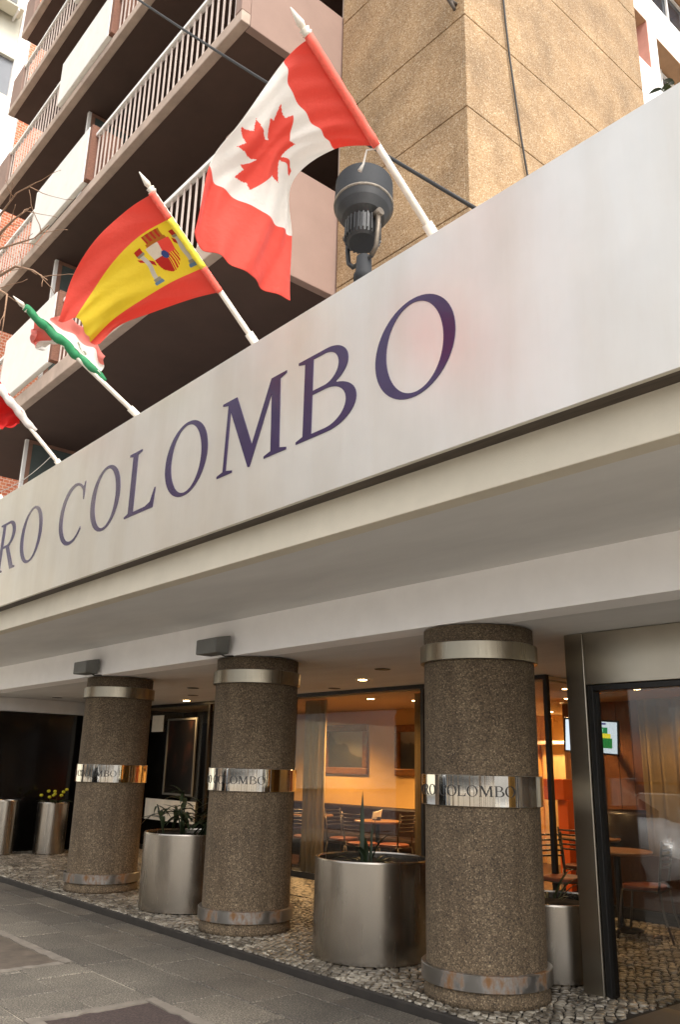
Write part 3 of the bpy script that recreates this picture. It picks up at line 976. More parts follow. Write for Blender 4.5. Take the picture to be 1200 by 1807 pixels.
def spain(uu, vv):
    c = YEL if .25 < vv < .75 else RED
    # coat of arms, about a third along from the hoist
    x = (uu - .18) * 1.5 / .37 ; y = (.5 - vv) / .40      # shield units
    if abs(x) < 1.1 and abs(y) < .85:
        if -.42 < y < .30 and abs(x) < .36 * (1 if y > -.1 else max(0, 1 - ((-.1 - y) / .36) ** 2)):
            if math.hypot(x, y + .03) < .10: return srgb(70, 90, 150)
            if y > -.03: return RED if x < 0 else srgb(232, 222, 206)
            if x < 0:
                return srgb(220, 60, 40) if int((x + .4) * 26) % 2 else YEL
            return srgb(206, 50, 36)
        if .30 < y < .58 and abs(x) < .27 * (1.15 if y < .38 else 1): return srgb(206, 66, 40) if (y > .38 and int((x + 1) * 14) % 2) else srgb(196, 130, 40)
        for sx in (-.56, .56):
            if abs(x - sx) < .065 and -.36 < y < .22: return srgb(214, 208, 196)
            if abs(x - sx) < .10 and (-.44 < y < -.36 or .22 < y < .28): return srgb(168, 160, 140)
            if abs(x - sx) < .09 and .28 < y < .40: return srgb(204, 60, 40)
            if abs(x - sx) < .15 and abs(y - .05 - (x - sx) * .9) < .05: return srgb(202, 40, 36)
            if abs(x - sx) < .13 and -.52 < y < -.44: return srgb(120, 150, 176)
    return c
G = [[[-4.82, 2.246, 5.571], [-4.82, 2.408, 5.444], [-4.82, 2.56, 5.307], [-4.82, 2.714, 5.163], [-4.82, 2.876, 5.024]], [[-5.06, 2.167, 5.517], [-5.06, 2.299, 5.37], [-5.06, 2.444, 5.241], [-5.06, 2.589, 5.094], [-5.06, 2.736, 4.999]], [[-5.3, 2.059, 5.33], [-5.3, 2.202, 5.2], [-5.3, 2.336, 5.087], [-5.3, 2.457, 4.975], [-5.3, 2.581, 4.947]], [[-5.5, 2.0, 5.083], [-5.5, 2.146, 4.999], [-5.5, 2.257, 4.922], [-5.5, 2.336, 4.845], [-5.5, 2.428, 4.867]], [[-5.62, 1.981, 4.765], [-5.62, 2.1, 4.812], [-5.62, 2.185, 4.748], [-5.62, 2.261, 4.694], [-5.62, 2.313, 4.685]]]
def rip2(a, b):
    k = a
    return Vector((.034 * k * math.sin(8 * b + 4 * a + 1) + .012 * k * math.sin(19 * b - 4 * a) + .006 * math.sin(31 * b + 14 * a), .008 * k * math.sin(9 * a + 9 * b), .010 * k * math.sin(15 * b + 3 * a)))
fs_ = cloth_grid('spanish_flag', G, 240, 160, spain, 'red and yellow striped flag with a coat of arms, blowing left', 'flag', 'flags above the sign', rip2)
sleeve(fs_, G[0][0], G[0][4], -.01, .249, MTr); sleeve(fs_, G[0][0], G[0][4], .25, .75, MTy); sleeve(fs_, G[0][0], G[0][4], .751, 1.0, MTr)

# furled green, white and red flag
fur = empty('furled_flag', (-6.75, 2.6, 5.1)); tag(fur, 'green, white and pink flag wound tightly round the third pole', 'flag', 'flags above the sign')
GRN, PNK = srgb(46, 132, 84), srgb(242, 158, 146)
pa, pb = Vector((-6.75, 2.06, 5.408)), Vector((-6.75, 2.879, 4.968))
m = MB()
pts, rad = [], []
for k in range(41):
    t = k / 40
    p = pa.lerp(pb, t)
    pts.append(p + Vector((.008 * math.sin(17 * t), .006 * math.cos(23 * t), .008 * math.sin(29 * t))))
    rad.append(.030 + .012 * math.sin(math.pi * t) + .003 * math.sin(34 * t) + .002 * math.sin(61 * t + 1))
m.tube(pts, rad, 14)
MTg = plain('green_flag_cloth', GRN, .7, var=.25, scale=16)
m.build('wound_cloth', MTg, fur)
Gm = [[(-6.74, 2.20, 5.36), (-6.74, 2.40, 5.25), (-6.74, 2.58, 5.15), (-6.74, 2.72, 5.06), (-6.74, 2.85, 4.98)],
      [(-6.80, 2.27, 5.36), (-6.82, 2.46, 5.30), (-6.83, 2.64, 5.25), (-6.83, 2.76, 5.18), (-6.80, 2.86, 5.06)],
      [(-6.84, 2.33, 5.42), (-6.88, 2.52, 5.40), (-6.88, 2.68, 5.36), (-6.86, 2.79, 5.28), (-6.82, 2.87, 5.16)],
      [(-6.83, 2.37, 5.48), (-6.84, 2.56, 5.50), (-6.84, 2.71, 5.44), (-6.82, 2.81, 5.34), (-6.80, 2.85, 5.22)]]
def mexcol(a, b):
    if a > .64: return PNK
    if math.hypot((a - .36) * 1.0, (b - .52) * 1.2) < .13 and (math.sin(40 * a + 9 * b) + math.sin(33 * b)) > -.3: return srgb(158, 160, 136)
    return WHT
def rip3(a, b):
    return Vector((.03 * math.sin(16 * b + 5 * a), .012 * math.sin(13 * a + 7 * b), .02 * math.sin(19 * b) * a))
cloth_grid('hanging_cloth', Gm, 60, 70, mexcol, None, None, None, rip3, parent=fur)
Gl = [[(-6.78, 2.20, 5.36), (-6.78, 2.28, 5.30), (-6.78, 2.36, 5.25), (-6.78, 2.42, 5.2)],
      [(-6.84, 2.20, 5.34), (-6.86, 2.25, 5.27), (-6.86, 2.32, 5.21), (-6.84, 2.38, 5.2)],
      [(-6.88, 2.21, 5.31), (-6.90, 2.21, 5.24), (-6.90, 2.24, 5.17), (-6.86, 2.30, 5.14)],
      [(-6.84, 2.22, 5.28), (-6.86, 2.22, 5.19), (-6.86, 2.26, 5.12), (-6.84, 2.32, 5.12)]]
cloth_grid('loose_corner', Gl, 40, 40, lambda a, b: WHT if b > .72 else PNK, None, None, None, rip3, parent=fur)

fr4 = empty('furled_flag', (-8.44, 2.7, 5.1)); tag(fr4, 'bright red and white flag rolled round the pole at the left edge', 'flag', 'flags above the sign')
m = MB(); pts, rad = [], []
pa, pb = Vector((-8.44, 2.2, 5.55)), Vector((-8.44, 2.89, 4.97))
for k in range(31):
    t = k / 30
    pts.append(pa.lerp(pb, t) + Vector((.008 * math.sin(14 * t), 0, .008 * math.sin(20 * t))))
    rad.append(.03 + .03 * math.sin(math.pi * min(1, t * 1.05)) * (.7 + .3 * math.sin(9 * t)) + .005 * math.sin(37 * t))
m.tube(pts, rad, 14)
m.build('wound_cloth', plain('white_flag_cloth', srgb(216, 206, 198), .75, var=.15, scale=14), fr4)
Gr = [[(-8.42, 2.40, 5.42), (-8.42, 2.50, 5.33), (-8.42, 2.62, 5.22), (-8.42, 2.74, 5.10)],
      [(-8.50, 2.42, 5.30), (-8.54, 2.50, 5.23), (-8.54, 2.62, 5.14), (-8.48, 2.74, 5.06)],
      [(-8.54, 2.44, 5.14), (-8.60, 2.51, 5.08), (-8.58, 2.61, 5.03), (-8.50, 2.71, 5.03)],
      [(-8.52, 2.46, 5.00), (-8.56, 2.53, 4.96), (-8.54, 2.60, 4.95), (-8.48, 2.68, 5.00)]]
cloth_grid('hanging_cloth', Gr, 40, 40, lambda a, b: srgb(222, 40, 34), None, None, None, rip3, parent=fr4)

# little cord on the first pole, thin line between poles
tag(MB().tube([(-2.95, 2.74, 5.07), (-2.99, 2.70, 5.06), (-3.03, 2.71, 4.99), (-3.05, 2.70, 4.95)], [.006, .006, .007, .014], 6).build('halyard', MT['cord'], None, origin=(-2.95, 2.74, 5.07)), 'short white cord tied below the maple leaf flag', 'cord')
lp = []
for k in range(13):
    t = k / 12
    lp.append((-8.46 - 1.75 * t, 3.12, 4.78 - .02 * t - .22 * 4 * t * (1 - t) * .35))
tag(MB().tube(lp, .004, 5).build('slack_wire', MT['cord'], None, origin=(-8.46, 3.12, 4.7)), 'thin pale wire sagging between the two leftmost poles', 'wire')
# black cable crossing in front of the balconies
pA, pB = Vector((-2.72, 3.36, 4.84)), Vector((-8.432, 3.0, 11.39))
cb = []
for k in range(25):
    t = k / 24
    p = pA.lerp(pB, t); p.z -= .05 * 4 * t * (1 - t)
    cb.append(p)
tag(MB().tube(cb, .013, 6).build('service_cable', MT['cable'], None, origin=pA), 'black cable slanting from the sign edge up across the balconies', 'cable')
cpts = [(-4.262, 5.78, 12.2), (-4.262, 5.80, 10.6), (-4.262, 5.822, 9.739), (-4.262, 5.85, 9.362), (-4.262, 5.892, 8.927), (-4.262, 5.959, 8.444), (-4.262, 6.025, 7.972), (-4.262, 6.108, 7.521), (-4.262, 6.2, 6.9), (-4.262, 6.35, 5.0)]
tag(MB().tube(cpts, .012, 6).build('hanging_cable', MT['cable'], None, origin=cpts[-1]), 'dark cable hanging down the sunlit side of the pebbled tower', 'cable')
# rusty bracket near the top of the tower corner
t = empty('wall_bracket', (-4.40, 5.19, 9.15)); tag(t, 'small rusty bracket near the top of the tower corner', 'bracket')
MB().tube([(-4.48, 5.15, 9.42), (-4.43, 5.11, 9.30), (-4.40, 5.12, 9.2), (-4.37, 5.14, 9.10)], [.02, .03, .022, .016], 8).build('hook', MT['rust'], t)
MB().tube([(-4.40, 5.2, 9.24), (-4.40, 5.1, 9.22)], .02, 8).build('bolt', MT['rust'], t)

# ------------------------------------------------------------------ floodlight on the canopy
fl = empty('floodlight', (-3.87, 3.55, 4.5)); tag(fl, 'grey round floodlight aimed up the tower, behind the sign', 'floodlight')
tilt = Matrix.Rotation(R_(-9), 3, 'X') @ Matrix.Rotation(R_(-9), 3, 'Y')
fc = Vector((-3.93, 3.52, 5.30))        # bottom of ribbed housing
T = tilt
rimc = fc + T @ Vector((0, 0, .38))
MB().turned([(.0, 0), (.10, 0), (.118, .02), (.118, .20), (.112, .215)], fc, 40, T).build('housing', MT['lampdark'], fl)
for k in range(26):
    a = 2 * math.pi * k / 26
    m = MB()
    c, s_ = math.cos(a), math.sin(a)
    vs = []
    for (rr, z) in ((.112, .015), (.138, .03), (.138, .195), (.112, .205)):
        for q in (-.005, .005):
            vs.append(fc + T @ Vector((rr * c - q * s_, rr * s_ + q * c, z)))
    m.add(vs, [(0, 2, 3, 1), (2, 4, 5, 3), (4, 6, 7, 5), (0, 1, 7, 6), (0, 6, 4, 2), (1, 3, 5, 7)])
    m.build('fin', MT['lampdark'], fl)
MB().turned([(.112, .215), (.16, .25), (.20, .32), (.222, .375)], fc, 48, T).build('reflector', MT['lampdark'], fl)
MB().lathe([(.218, .372), (.228, .376), (.230, .392), (.222, .398)], fc, 48, T).build('rim', MT['lamprim'], fl)
MB().turned([(.222, .396), (.224, .43), (.222, .62), (.214, .625), (.208, .62), (.208, .40)], fc, 48, T).build('cowl', MT['lampgrey'], fl)
MB().disc(fc + T @ Vector((0, 0, .402)), .207, 40, T).build('lens', MT['carglass'], fl)
# yoke, bolts and pedestal
for sx in (-1, 1):
    p = [fc + T @ Vector((sx * .165, 0, .20)), fc + T @ Vector((sx * .165, 0, .05)), fc + Vector((sx * .15, 0, -.10)), fc + Vector((sx * .10, 0, -.155))]
    MB().tube(p, .018, 8).build('yoke_arm', MT['bracket'] if sx > 0 else MT['lampdark'], fl)
    MB().tube([fc + T @ Vector((sx * .13, 0, .185)), fc + T @ Vector((sx * .195, 0, .185))], .032, 12).build('pivot_bolt', MT['bracket'], fl)
MB().tube([fc + Vector((-.11, 0, -.155)), fc + Vector((.11, 0, -.155))], .016, 8).build('yoke_bar', MT['lampdark'], fl)
MB().lathe([(.0, .0), (.055, 0), (.06, -.12), (.075, -.15), (.075, -.20), (.05, -.22), (.045, -.8)], fc + Vector((.02, 0, -.13)), 24).build('pedestal', MT['lampgrey'], fl)

# ------------------------------------------------------------------ box fixtures on the beam
for x, lab in ((-7.31, 'grey box fixture on the beam, left of the middle column'), (-10.31, 'grey box fixture on the beam above the farthest column')):
    t = empty('wall_fixture', (x, 4.72, 2.67)); tag(t, lab, 'light fixture', 'box fixtures on the beam')
    m = MB()
    a, b2 = x - .19, x + .19
    m.add([(a, 4.50, 2.675), (b2, 4.50, 2.675), (b2 - .03, 4.68, 2.672), (a + .03, 4.68, 2.672), (a, 4.50, 2.825), (b2, 4.50, 2.825), (b2, 4.68, 2.86), (a, 4.68, 2.86)],
          [(0, 3, 2, 1), (4, 5, 6, 7), (0, 1, 5, 4), (1, 2, 6, 5), (2, 3, 7, 6), (3, 0, 4, 7)])
    m.build('housing', MT['boxgrey'], t, .012)
    MB().box(x - .05, x + .05, 4.681, 4.726, 2.72, 2.82).build('mount', MT['boxgrey'], t)
    MB().tube([(x + .08, 4.62, 2.68), (x + .12, 4.66, 2.655), (x + .16, 4.74, 2.662)], .008, 6).build('wire', MT['cable'], t)

# ------------------------------------------------------------------ planters
def planter(x, y, rd, z1, label, n=64):
    t = empty('planter', (x, y, .09)); tag(t, label, 'planter', 'steel planters in the portico')
    z0 = .092
    MB().turned([(0, z0), (rd - .01, z0), (rd, z0 + .012), (rd, z1 - .012), (rd - .004, z1), (rd - .02, z1), (rd - .024, z1 - .012), (rd - .024, z1 - .07)], (x, y, 0), n).build('drum', MT['planter'], t)
    m = MB()
    vs = [(x, y, z1 - .045)]; fs = []
    nr, na = 6, 32
    for i in range(1, nr + 1):
        for k in range(na):
            a = 2 * math.pi * k / na; q = (rd - .024) * i / nr
            vs.append((x + q * math.cos(a), y + q * math.sin(a), z1 - .055 + random.uniform(-.018, .02)))
    for k in range(na):
        fs.append((0, 1 + k, 1 + (k + 1) % na))
    for i in range(nr - 1):
        for k in range(na):
            fs.append((1 + i * na + k, 1 + (i + 1) * na + k, 1 + (i + 1) * na + (k + 1) % na, 1 + i * na + (k + 1) % na))
    m.add(vs, fs, True).build('soil', MT['soil'], t)
    return t
planter(-5.70, 5.345, .5, .865, 'wide stained steel drum planter between the near and middle columns')
planter(-8.66, 5.29, .5, .875, 'brushed steel drum planter between the middle and farthest columns')
planter(-4.40, 6.11, .44, .64, 'low steel drum planter tucked behind the near column')
planter(-14.75, 6.25, .26, .92, 'steel drum planter at the dark left end, under yellow flowers')
planter(-14.95, 5.5, .2, .95, 'narrow steel drum planter at the far left edge')

def blade(m, base, dirv, L, wd, droop, twist=0, n=7):
    """a strap leaf: folded along its midrib, arching over"""
    d0 = Vector(dirv).normalized()
    side = d0.cross(Vector((0, 0, 1)))
    if side.length < .05: side = Vector((math.cos(twist), math.sin(twist), 0))
    side.normalize()
    p = Vector(base); vs = []; fs = []
    for i in range(n + 1):
        t = i / n
        ww = wd * (math.sin(math.pi * min(1, .12 + .88 * t)) ** .8) * (1 - .15 * t)
        if i == n: ww = .001
        up = side.cross(d0).normalized()
        vs += [p - side * ww + up * ww * .35, p, p + side * ww + up * ww * .35]
        d0 = (d0 + Vector((0, 0, -droop / n))).normalized()
        p = p + d0 * (L / n)
    for i in range(n):
        a = i * 3
        fs += [(a, a + 1, a + 4, a + 3), (a + 1, a + 2, a + 5, a + 4)]
    m.add(vs, fs, True)
def plant(name, x, y, z, leaves, label, mat, stems=()):
    t = empty(name, (x, y, z)); tag(t, label, 'plant')
    m = MB()
    for (dx, dy, L, wd, dr, ux) in leaves:
        m2 = MB()
        blade(m2, (x + dx * .12, y + dy * .12, z), (dx, dy, ux), L, wd, dr, random.uniform(0, 6))
        m2.build('leaf', mat, t)
    for (pts, rr) in stems:
        MB().tube(pts, rr, 6).build('stem', MT['bark'], t)
    return t
# tall strap-leaved plant in the near planter: one upright blade, a few arching
sp_ = plant('strap_leaf_plant', -5.74, 5.33, .81, [(.25, .1, .34, .022, 1.4, 1.0), (-.3, .2, .30, .022, 1.2, .9), (.12, -.3, .28, .02, 1.5, .8), (-.15, -.25, .26, .02, 1.3, .8), (.05, .12, .40, .018, .9, 1.5)] + [(math.cos(k * 1.3), math.sin(k * 1.3), random.uniform(.16, .34), .016, random.uniform(1.0, 2.4), random.uniform(.4, 1.2)) for k in range(16)], 'dark strap-leaved plant with one tall upright leaf, in the near planter', MT['leaf'])
for (dx, L, wd, tw, dr) in ((-.04, .60, .022, .8, .9), (.02, .36, .012, .9, 1.5)):
    m2 = MB(); blade(m2, (-5.74 + dx * 2, 5.33, .80), (dx * .3, .01, 1.6), L, wd, dr * .1, tw, 9); m2.build('leaf', MT['leaf'], sp_)
t = empty('broad_leaf_plant', (-8.75, 5.32, 0.82)); tag(t, 'loose dark leafy plant with thin stems in the planter beside the middle column', 'plant')
for k in range(11):
    a = k * .7 + random.uniform(-.2, .2); q = random.uniform(.05, .3)
    bx, by = -8.70 + q * math.cos(a), 5.32 + q * math.sin(a)
    hh = random.uniform(.12, .50)
    tip = Vector((bx + .22 * math.cos(a) * random.uniform(.2, 1), by + .22 * math.sin(a) * random.uniform(.2, 1), .84 + hh))
    MB().tube([(bx, by, .82), ((bx + tip.x) / 2, (by + tip.y) / 2, .82 + hh * .6), tip], [.012, .010, .007], 6).build('stem', MT['leaf'], t)
    for j in range(13):
        b_ = random.uniform(0, 6.28)
        base = Vector((bx, by, 0.82)).lerp(tip, random.uniform(.55, 1.0))
        m2 = MB(); blade(m2, base, (math.cos(b_), math.sin(b_), random.uniform(-.1, 1.1)), random.uniform(.16, .34), random.uniform(.014, .03), random.uniform(.5, 1.8), b_)
        m2.build('leaf', MT['leaf'], t)
lv = []
for k in range(14):
    a = random.uniform(0, 6.28)
    lv.append((math.cos(a), math.sin(a), random.uniform(.25, .45), .012, random.uniform(1.0, 2.2), random.uniform(.6, 1.8)))
plant('grassy_plant', -4.5, 6.2, .60, lv, 'thin grassy plant in the low planter behind the near column', MT['leaf'])
# yellow flowers at the far left
t = plant('flowering_plant', -14.75, 6.25, .90, [(math.cos(k), math.sin(k), .22, .03, 1.2, .9) for k in range(10)], 'yellow flowering plant in the planter at the dark left end', MT['leaf'])
for k in range(9):
    a, q = random.uniform(0, 6.28), random.uniform(0, .24)
    MB().lathe([(0, 0), (.025, .01), (.034, .03), (.02, .05), (0, .052)], (-14.75 + q * math.cos(a), 6.25 + q * math.sin(a), 1.0 + random.uniform(-.03, .12)), 7).build('flower', MT['leafy'], t)
# plant on the canopy roof at the right
t = empty('roof_plant', (-1.5, 3.62, 4.5)); tag(t, 'yellow-green leafy plant peeping over the sign at the right', 'plant')
MB().lathe([(0, 4.5), (.15, 4.5), (.18, 4.72), (.165, 4.72), (.16, 4.69), (0, 4.69)], (-1.5, 3.62, 0), 20).build('pot', MT['tanreveal'], t)
for k in range(9):
    a = k * .7
    MB().tube([(-1.5, 3.62, 4.68), (-1.5 + .10 * math.cos(a), 3.62 + .05 * math.sin(a), 4.95), (-1.5 + .22 * math.cos(a), 3.62 + .1 * math.sin(a), 5.06 + .06 * math.sin(k * 2.1))], [.006, .005, .003], 5).build('stem', MT['leaf'], t)
for k in range(46):
    a = random.uniform(0, 6.28); q = random.uniform(.03, .26)
    m2 = MB()
    blade(m2, (-1.5 + q * math.cos(a), 3.62 + .5 * q * math.sin(a), random.uniform(4.9, 5.16)), (math.cos(a), math.sin(a), random.uniform(-.4, .8)), random.uniform(.05, .09), .016, .6, 0, 4)
    m2.build('leaf', MT['leafy'] if random.random() < .6 else MT['leaf'], t)

# ------------------------------------------------------------------ stainless portal at the right
po = empty('entrance_portal', (-3.8, 5.76, .09)); tag(po, 'brushed steel door portal with a glass pane, right of the near column', 'door frame')
PY = 5.76
box('pillar', (-3.905, -3.735, PY, PY + .16, .09, 2.664), MT['portal'], po, .006)
box('header_panel', (-3.73, 2.6, PY + .003, PY + .14, 2.262, 2.663), MT['portal'], po, .004)
box('door_jamb', (-3.73, -3.685, PY + .02, PY + .12, .09, 2.258), MT['black'], po, .003)
box('door_head', (-3.684, 2.6, PY + .02, PY + .12, 2.215, 2.258), MT['black'], po, .003)
box('glass_pane', (-3.684, -1.4, PY + .06, PY + .072, .11, 2.214), MT['glassr'], po)
box('meeting_stile', (-1.398, -1.34, PY + .02, PY + .12, .09, 2.213), MT['black'], po)
box('glass_pane', (-1.338, 2.6, PY + .06, PY + .072, .11, 2.214), MT['glassr'], po)

# ------------------------------------------------------------------ shopfront glazing
sf = empty('shopfront', (-10, 8.04, .09)); tag(sf, 'cafe shopfront of large glass panes in thin black frames behind the columns', 'shop window')
GY = 8.04
box('head_frame', (-15.2, -5.7, GY - .03, GY + .03, 2.615, 2.664), MT['black'], sf)
box('sill_frame', (-15.2, -5.7, GY - .03, GY + .03, .09, .17), MT['black'], sf)
mx = [-15.2, -12.75, -10.35, -7.64, -5.72]
for x in mx:
    box('mullion', (x - .025, x + .025, GY - .028, GY + .028, .171, 2.614), MT['black'], sf)
for a, b in zip(mx[:-1], mx[1:]):
    box('glass_pane', (a + .026, b - .026, GY - .006, GY + .006, .172, 2.613), MT['glass'], sf)
box('return_pane', (-5.706, -5.694, GY + .03, 8.93, .172, 2.613), MT['glass'], sf)
box('corner_post', (-5.74, -5.66, 8.931, 9.02, .09, 2.664), MT['black'], sf)
box('right_head_frame', (-5.659, 2.6, 8.96, 9.02, 2.56, 2.664), MT['black'], sf)
box('right_glass_pane', (-5.659, 2.6, 8.985, 8.997, .2, 2.559), MT['glass'], sf)

# posters in the left part of the glazing
def poster(x0, x1, z0, z1, mat, label, frame=None, y=GY - .02):
    t = empty('poster', ((x0 + x1) / 2, y, z0)); tag(t, label, 'poster')
    box('sheet', (x0, x1, y - .006, y, z0, z1), mat, t)
    if frame:
        b = .035
        for q in ((x0 - b, x1 + b, z1 + .001, z1 + b), (x0 - b, x1 + b, z0 - b, z0 - .001), (x0 - b, x0 - .001, z0, z1), (x1 + .001, x1 + b, z0, z1)):
            box('frame_bar', (q[0], q[1], y - .022, y + .001, q[2], q[3]), frame, t)
    return t
poster(-14.75, -14.32, 2.17, 2.47, MT['paper'], 'white sheet in the top left corner of the dark window')
def poster_mat():
    k = N('dark_poster')
    v = k.coord((1.3, 1, 1.0))
    nz = k.n('TexNoise', Scale=1.6, Detail=3.0); k.l(v, nz.inputs['Vector'])
    c = k.ramp(nz.outputs[0], [(.35, srgb(12, 11, 11)), (.52, srgb(24, 19, 17)), (.62, srgb(56, 34, 26)), (.7, srgb(36, 48, 46))])
    k.l(c, k.b.inputs['Base Color']); k.b.inputs['Roughness'].default_value = .3
    return k.m
poster(-14.1, -13.15, 1.10, 2.36, poster_mat(), 'tall dark poster in a grey frame between the far columns', MT['boxgrey'])
poster(-14.75, -13.0, .62, .98, MT['paper'], 'pale printed sheets low in the window behind the leafy planter')
# steel post at the dark end
tag(box('steel_post', (-15.05, -14.9, 6.85, 7.0, .09, 2.665), MT['portal'], None, .005, (-14.98, 6.92, .09)), 'slim brushed steel door post by the dark left wall', 'post')

# ------------------------------------------------------------------ recessed ceiling lamps
def downlight(x, y, z, on, power, label):
    t = empty('downlight', (x, y, z)); tag(t, label, 'ceiling lamp', 'recessed ceiling lamps')
    MB().lathe([(.055, -.001), (.085, -.004), (.088, -.001), (.055, -.0005)], (x, y, z), 24).build('trim_ring', MT['black'], t)
    MB().disc((x, y, z - .002), .056, 20, None, True).build('bulb', MT['warmlamp'] if on else MT['black'], t)
    if on and power:
        L = bpy.data.lights.new('lamp_glow', 'SPOT')
        L.energy = power * 2.2; L.color = (1, .62, .28); L.spot_size = R_(140); L.spot_blend = .6; L.shadow_soft_size = .06
        lo = bpy.data.objects.new('lamp_glow', L); COL.objects.link(lo); lo.parent = t
        lo.location = (0, 0, -.03)
for x, y, on, pw, lab in ((-4.3, 8.45, 1, 22, 'lit ceiling lamp inside the steel portal, before the ochre curtain'), (-7.87, 7.18, 1, 12, 'lit ceiling lamp between the near and middle columns'), (-6.81, 6.51, 0, 0, 'unlit ceiling lamp just left of the near column'), (-9.05, 7.72, 0, 0, 'unlit ceiling lamp close to the cafe glass'), (-10.76, 6.46, 0, 0, 'nearest unlit ceiling lamp left of the middle column'), (-11.93, 7.17, 0, 0, 'second unlit ceiling lamp left of the middle column'), (-13.1, 7.75, 1, 14, 'lit ceiling lamp left of the middle column, before the glass'), (-12.08, 6.46, 0, 0, 'dark ceiling slot lamp right of the farthest column'), (-14.54, 6.0, 0, 0, 'unlit ceiling lamp left of the farthest column')):
    downlight(x, y, 2.664, on, pw, lab)
for x, y, pw, lab in ((-9.35, 8.7, 60, 'lit cafe ceiling lamp just inside the wide window'), (-9.0, 9.3, 75, 'second lit cafe ceiling lamp, right of the first inside the window'), (-12.0, 9.3, 80, 'lit cafe ceiling lamp over the dark bench'), (-5.45, 9.5, 0, 'lit cafe ceiling lamp right of the near column, lower of two'), (-6.1, 9.0, 20, 'lit cafe ceiling lamp right of the near column, upper of two'), (-8.7, 12.3, 70, 'lit ceiling lamp at the back of the cafe'), (-6.9, 10.2, 34, 'lit ceiling lamp before the television wall'), (-4.0, 10.8, 26, 'lit cafe ceiling lamp behind the curtain'), (-14.2, 9.2, 3, 'lit cafe ceiling lamp in the far left corner')):
    downlight(x, y, 2.598, 1, pw, lab)

# ------------------------------------------------------------------ cafe interior
def curtain(x0, x1, y, z0, z1, nf, label, amp=.035):
    m = MB(); n = nf * 8
    vs = []; fs = []
    for k in range(n + 1):
        t = k / n
        for z, s in ((z1, .7), ((z0 + z1) / 2, 1), (z0, 1.15)):
            vs.append((x0 + (x1 - x0) * t, y + amp * s * math.sin(t * nf * 6.283) + .4 * amp * math.sin(t * nf * 2.9 + 1), z))
    for k in range(n):
        for q in range(2):
            a = k * 3 + q
            fs.append((a, a + 1, a + 4, a + 3))
    m.add(vs, fs, True)
    o = m.build('curtain', MT['curtain'], None, origin=((x0 + x1) / 2, y, z0))
    so = o.modifiers.new('thickness', 'SOLIDIFY'); so.thickness = .004
    tag(o, label, 'curtain', 'cafe curtains')
curtain(-10.33, -9.80, 8.22, .15, 2.58, 5, 'warm pale curtain at the left side of the wide cafe window')
curtain(-7.98, -7.60, 8.22, .15, 2.58, 4, 'pale curtain at the right side of the wide cafe window')
curtain(-5.28, -1.5, 9.2, .2, 2.45, 22, 'long ochre curtain behind the metal chair at the right')

def picture(x0, x1, z0, z1, y, mat, label):
    t = empty('framed_picture', ((x0 + x1) / 2, y, z0)); tag(t, label, 'picture', 'framed pictures on the cafe wall')
    b = .12
    for q in ((x0, x1, z1 - b, z1), (x0, x1, z0, z0 + b), (x0, x0 + b, z0 + b + .001, z1 - b - .001), (x1 - b, x1, z0 + b + .001, z1 - b - .001)):
        box('frame_bar', (q[0], q[1], y - .06, y, q[2], q[3]), MT['gold'], t, .02)
    box('canvas', (x0 + b, x1 - b, y - .02, y - .004, z0 + b, z1 - b), mat, t)
def landscape():
    k = N('landscape_canvas')
    v = k.coord()
    sx = k.n('SeparateXYZ'); k.l(v, sx.inputs[0])
    nz = k.n('TexNoise', Scale=3.0, Detail=6.0); k.l(v, nz.inputs['Vector'])
    ad = k.n('Math', operation='MULTIPLY_ADD'); ad.inputs[1].default_value = .5
    k.l(nz.outputs[0], ad.inputs[0]); k.l(sx.outputs[2], ad.inputs[2])
    a2 = k.n('Math', operation='MULTIPLY_ADD'); a2.inputs[1].default_value = .45
    k.l(sx.outputs[0], a2.inputs[0]); k.l(ad.outputs[0], a2.inputs[2])
    c = k.ramp(a2.outputs[0], [(.45, srgb(58, 52, 42)), (.7, srgb(92, 84, 66)), (.74, srgb(150, 140, 116)), (1.0, srgb(176, 166, 142))])
    k.l(c, k.b.inputs['Base Color']); k.b.inputs['Roughness'].default_value = .35
    return k.m
LM = landscape()
picture(-12.52, -11.32, 1.49, 2.36, 10.499, LM, 'gilt framed landscape on the ochre cafe wall, seen whole')
picture(-10.62, -9.75, 1.49, 2.33, 10.499, LM, 'second gilt frame on the cafe wall, half hidden by the curtain')
# wall bench
t = empty('wall_bench', (-11.6, 10.2, .09)); tag(t, 'long dark leather bench against the ochre cafe wall', 'bench')
box('seat', (-14.4, -9.7, 9.92, 10.3, .36, .55), MT['leather'], t, .04)
box('backrest', (-14.4, -9.7, 10.3, 10.46, .40, .98), MT['leather'], t, .04)
box('base', (-14.3, -9.8, 10.0, 10.4, .09, .359), MT['black'], t)

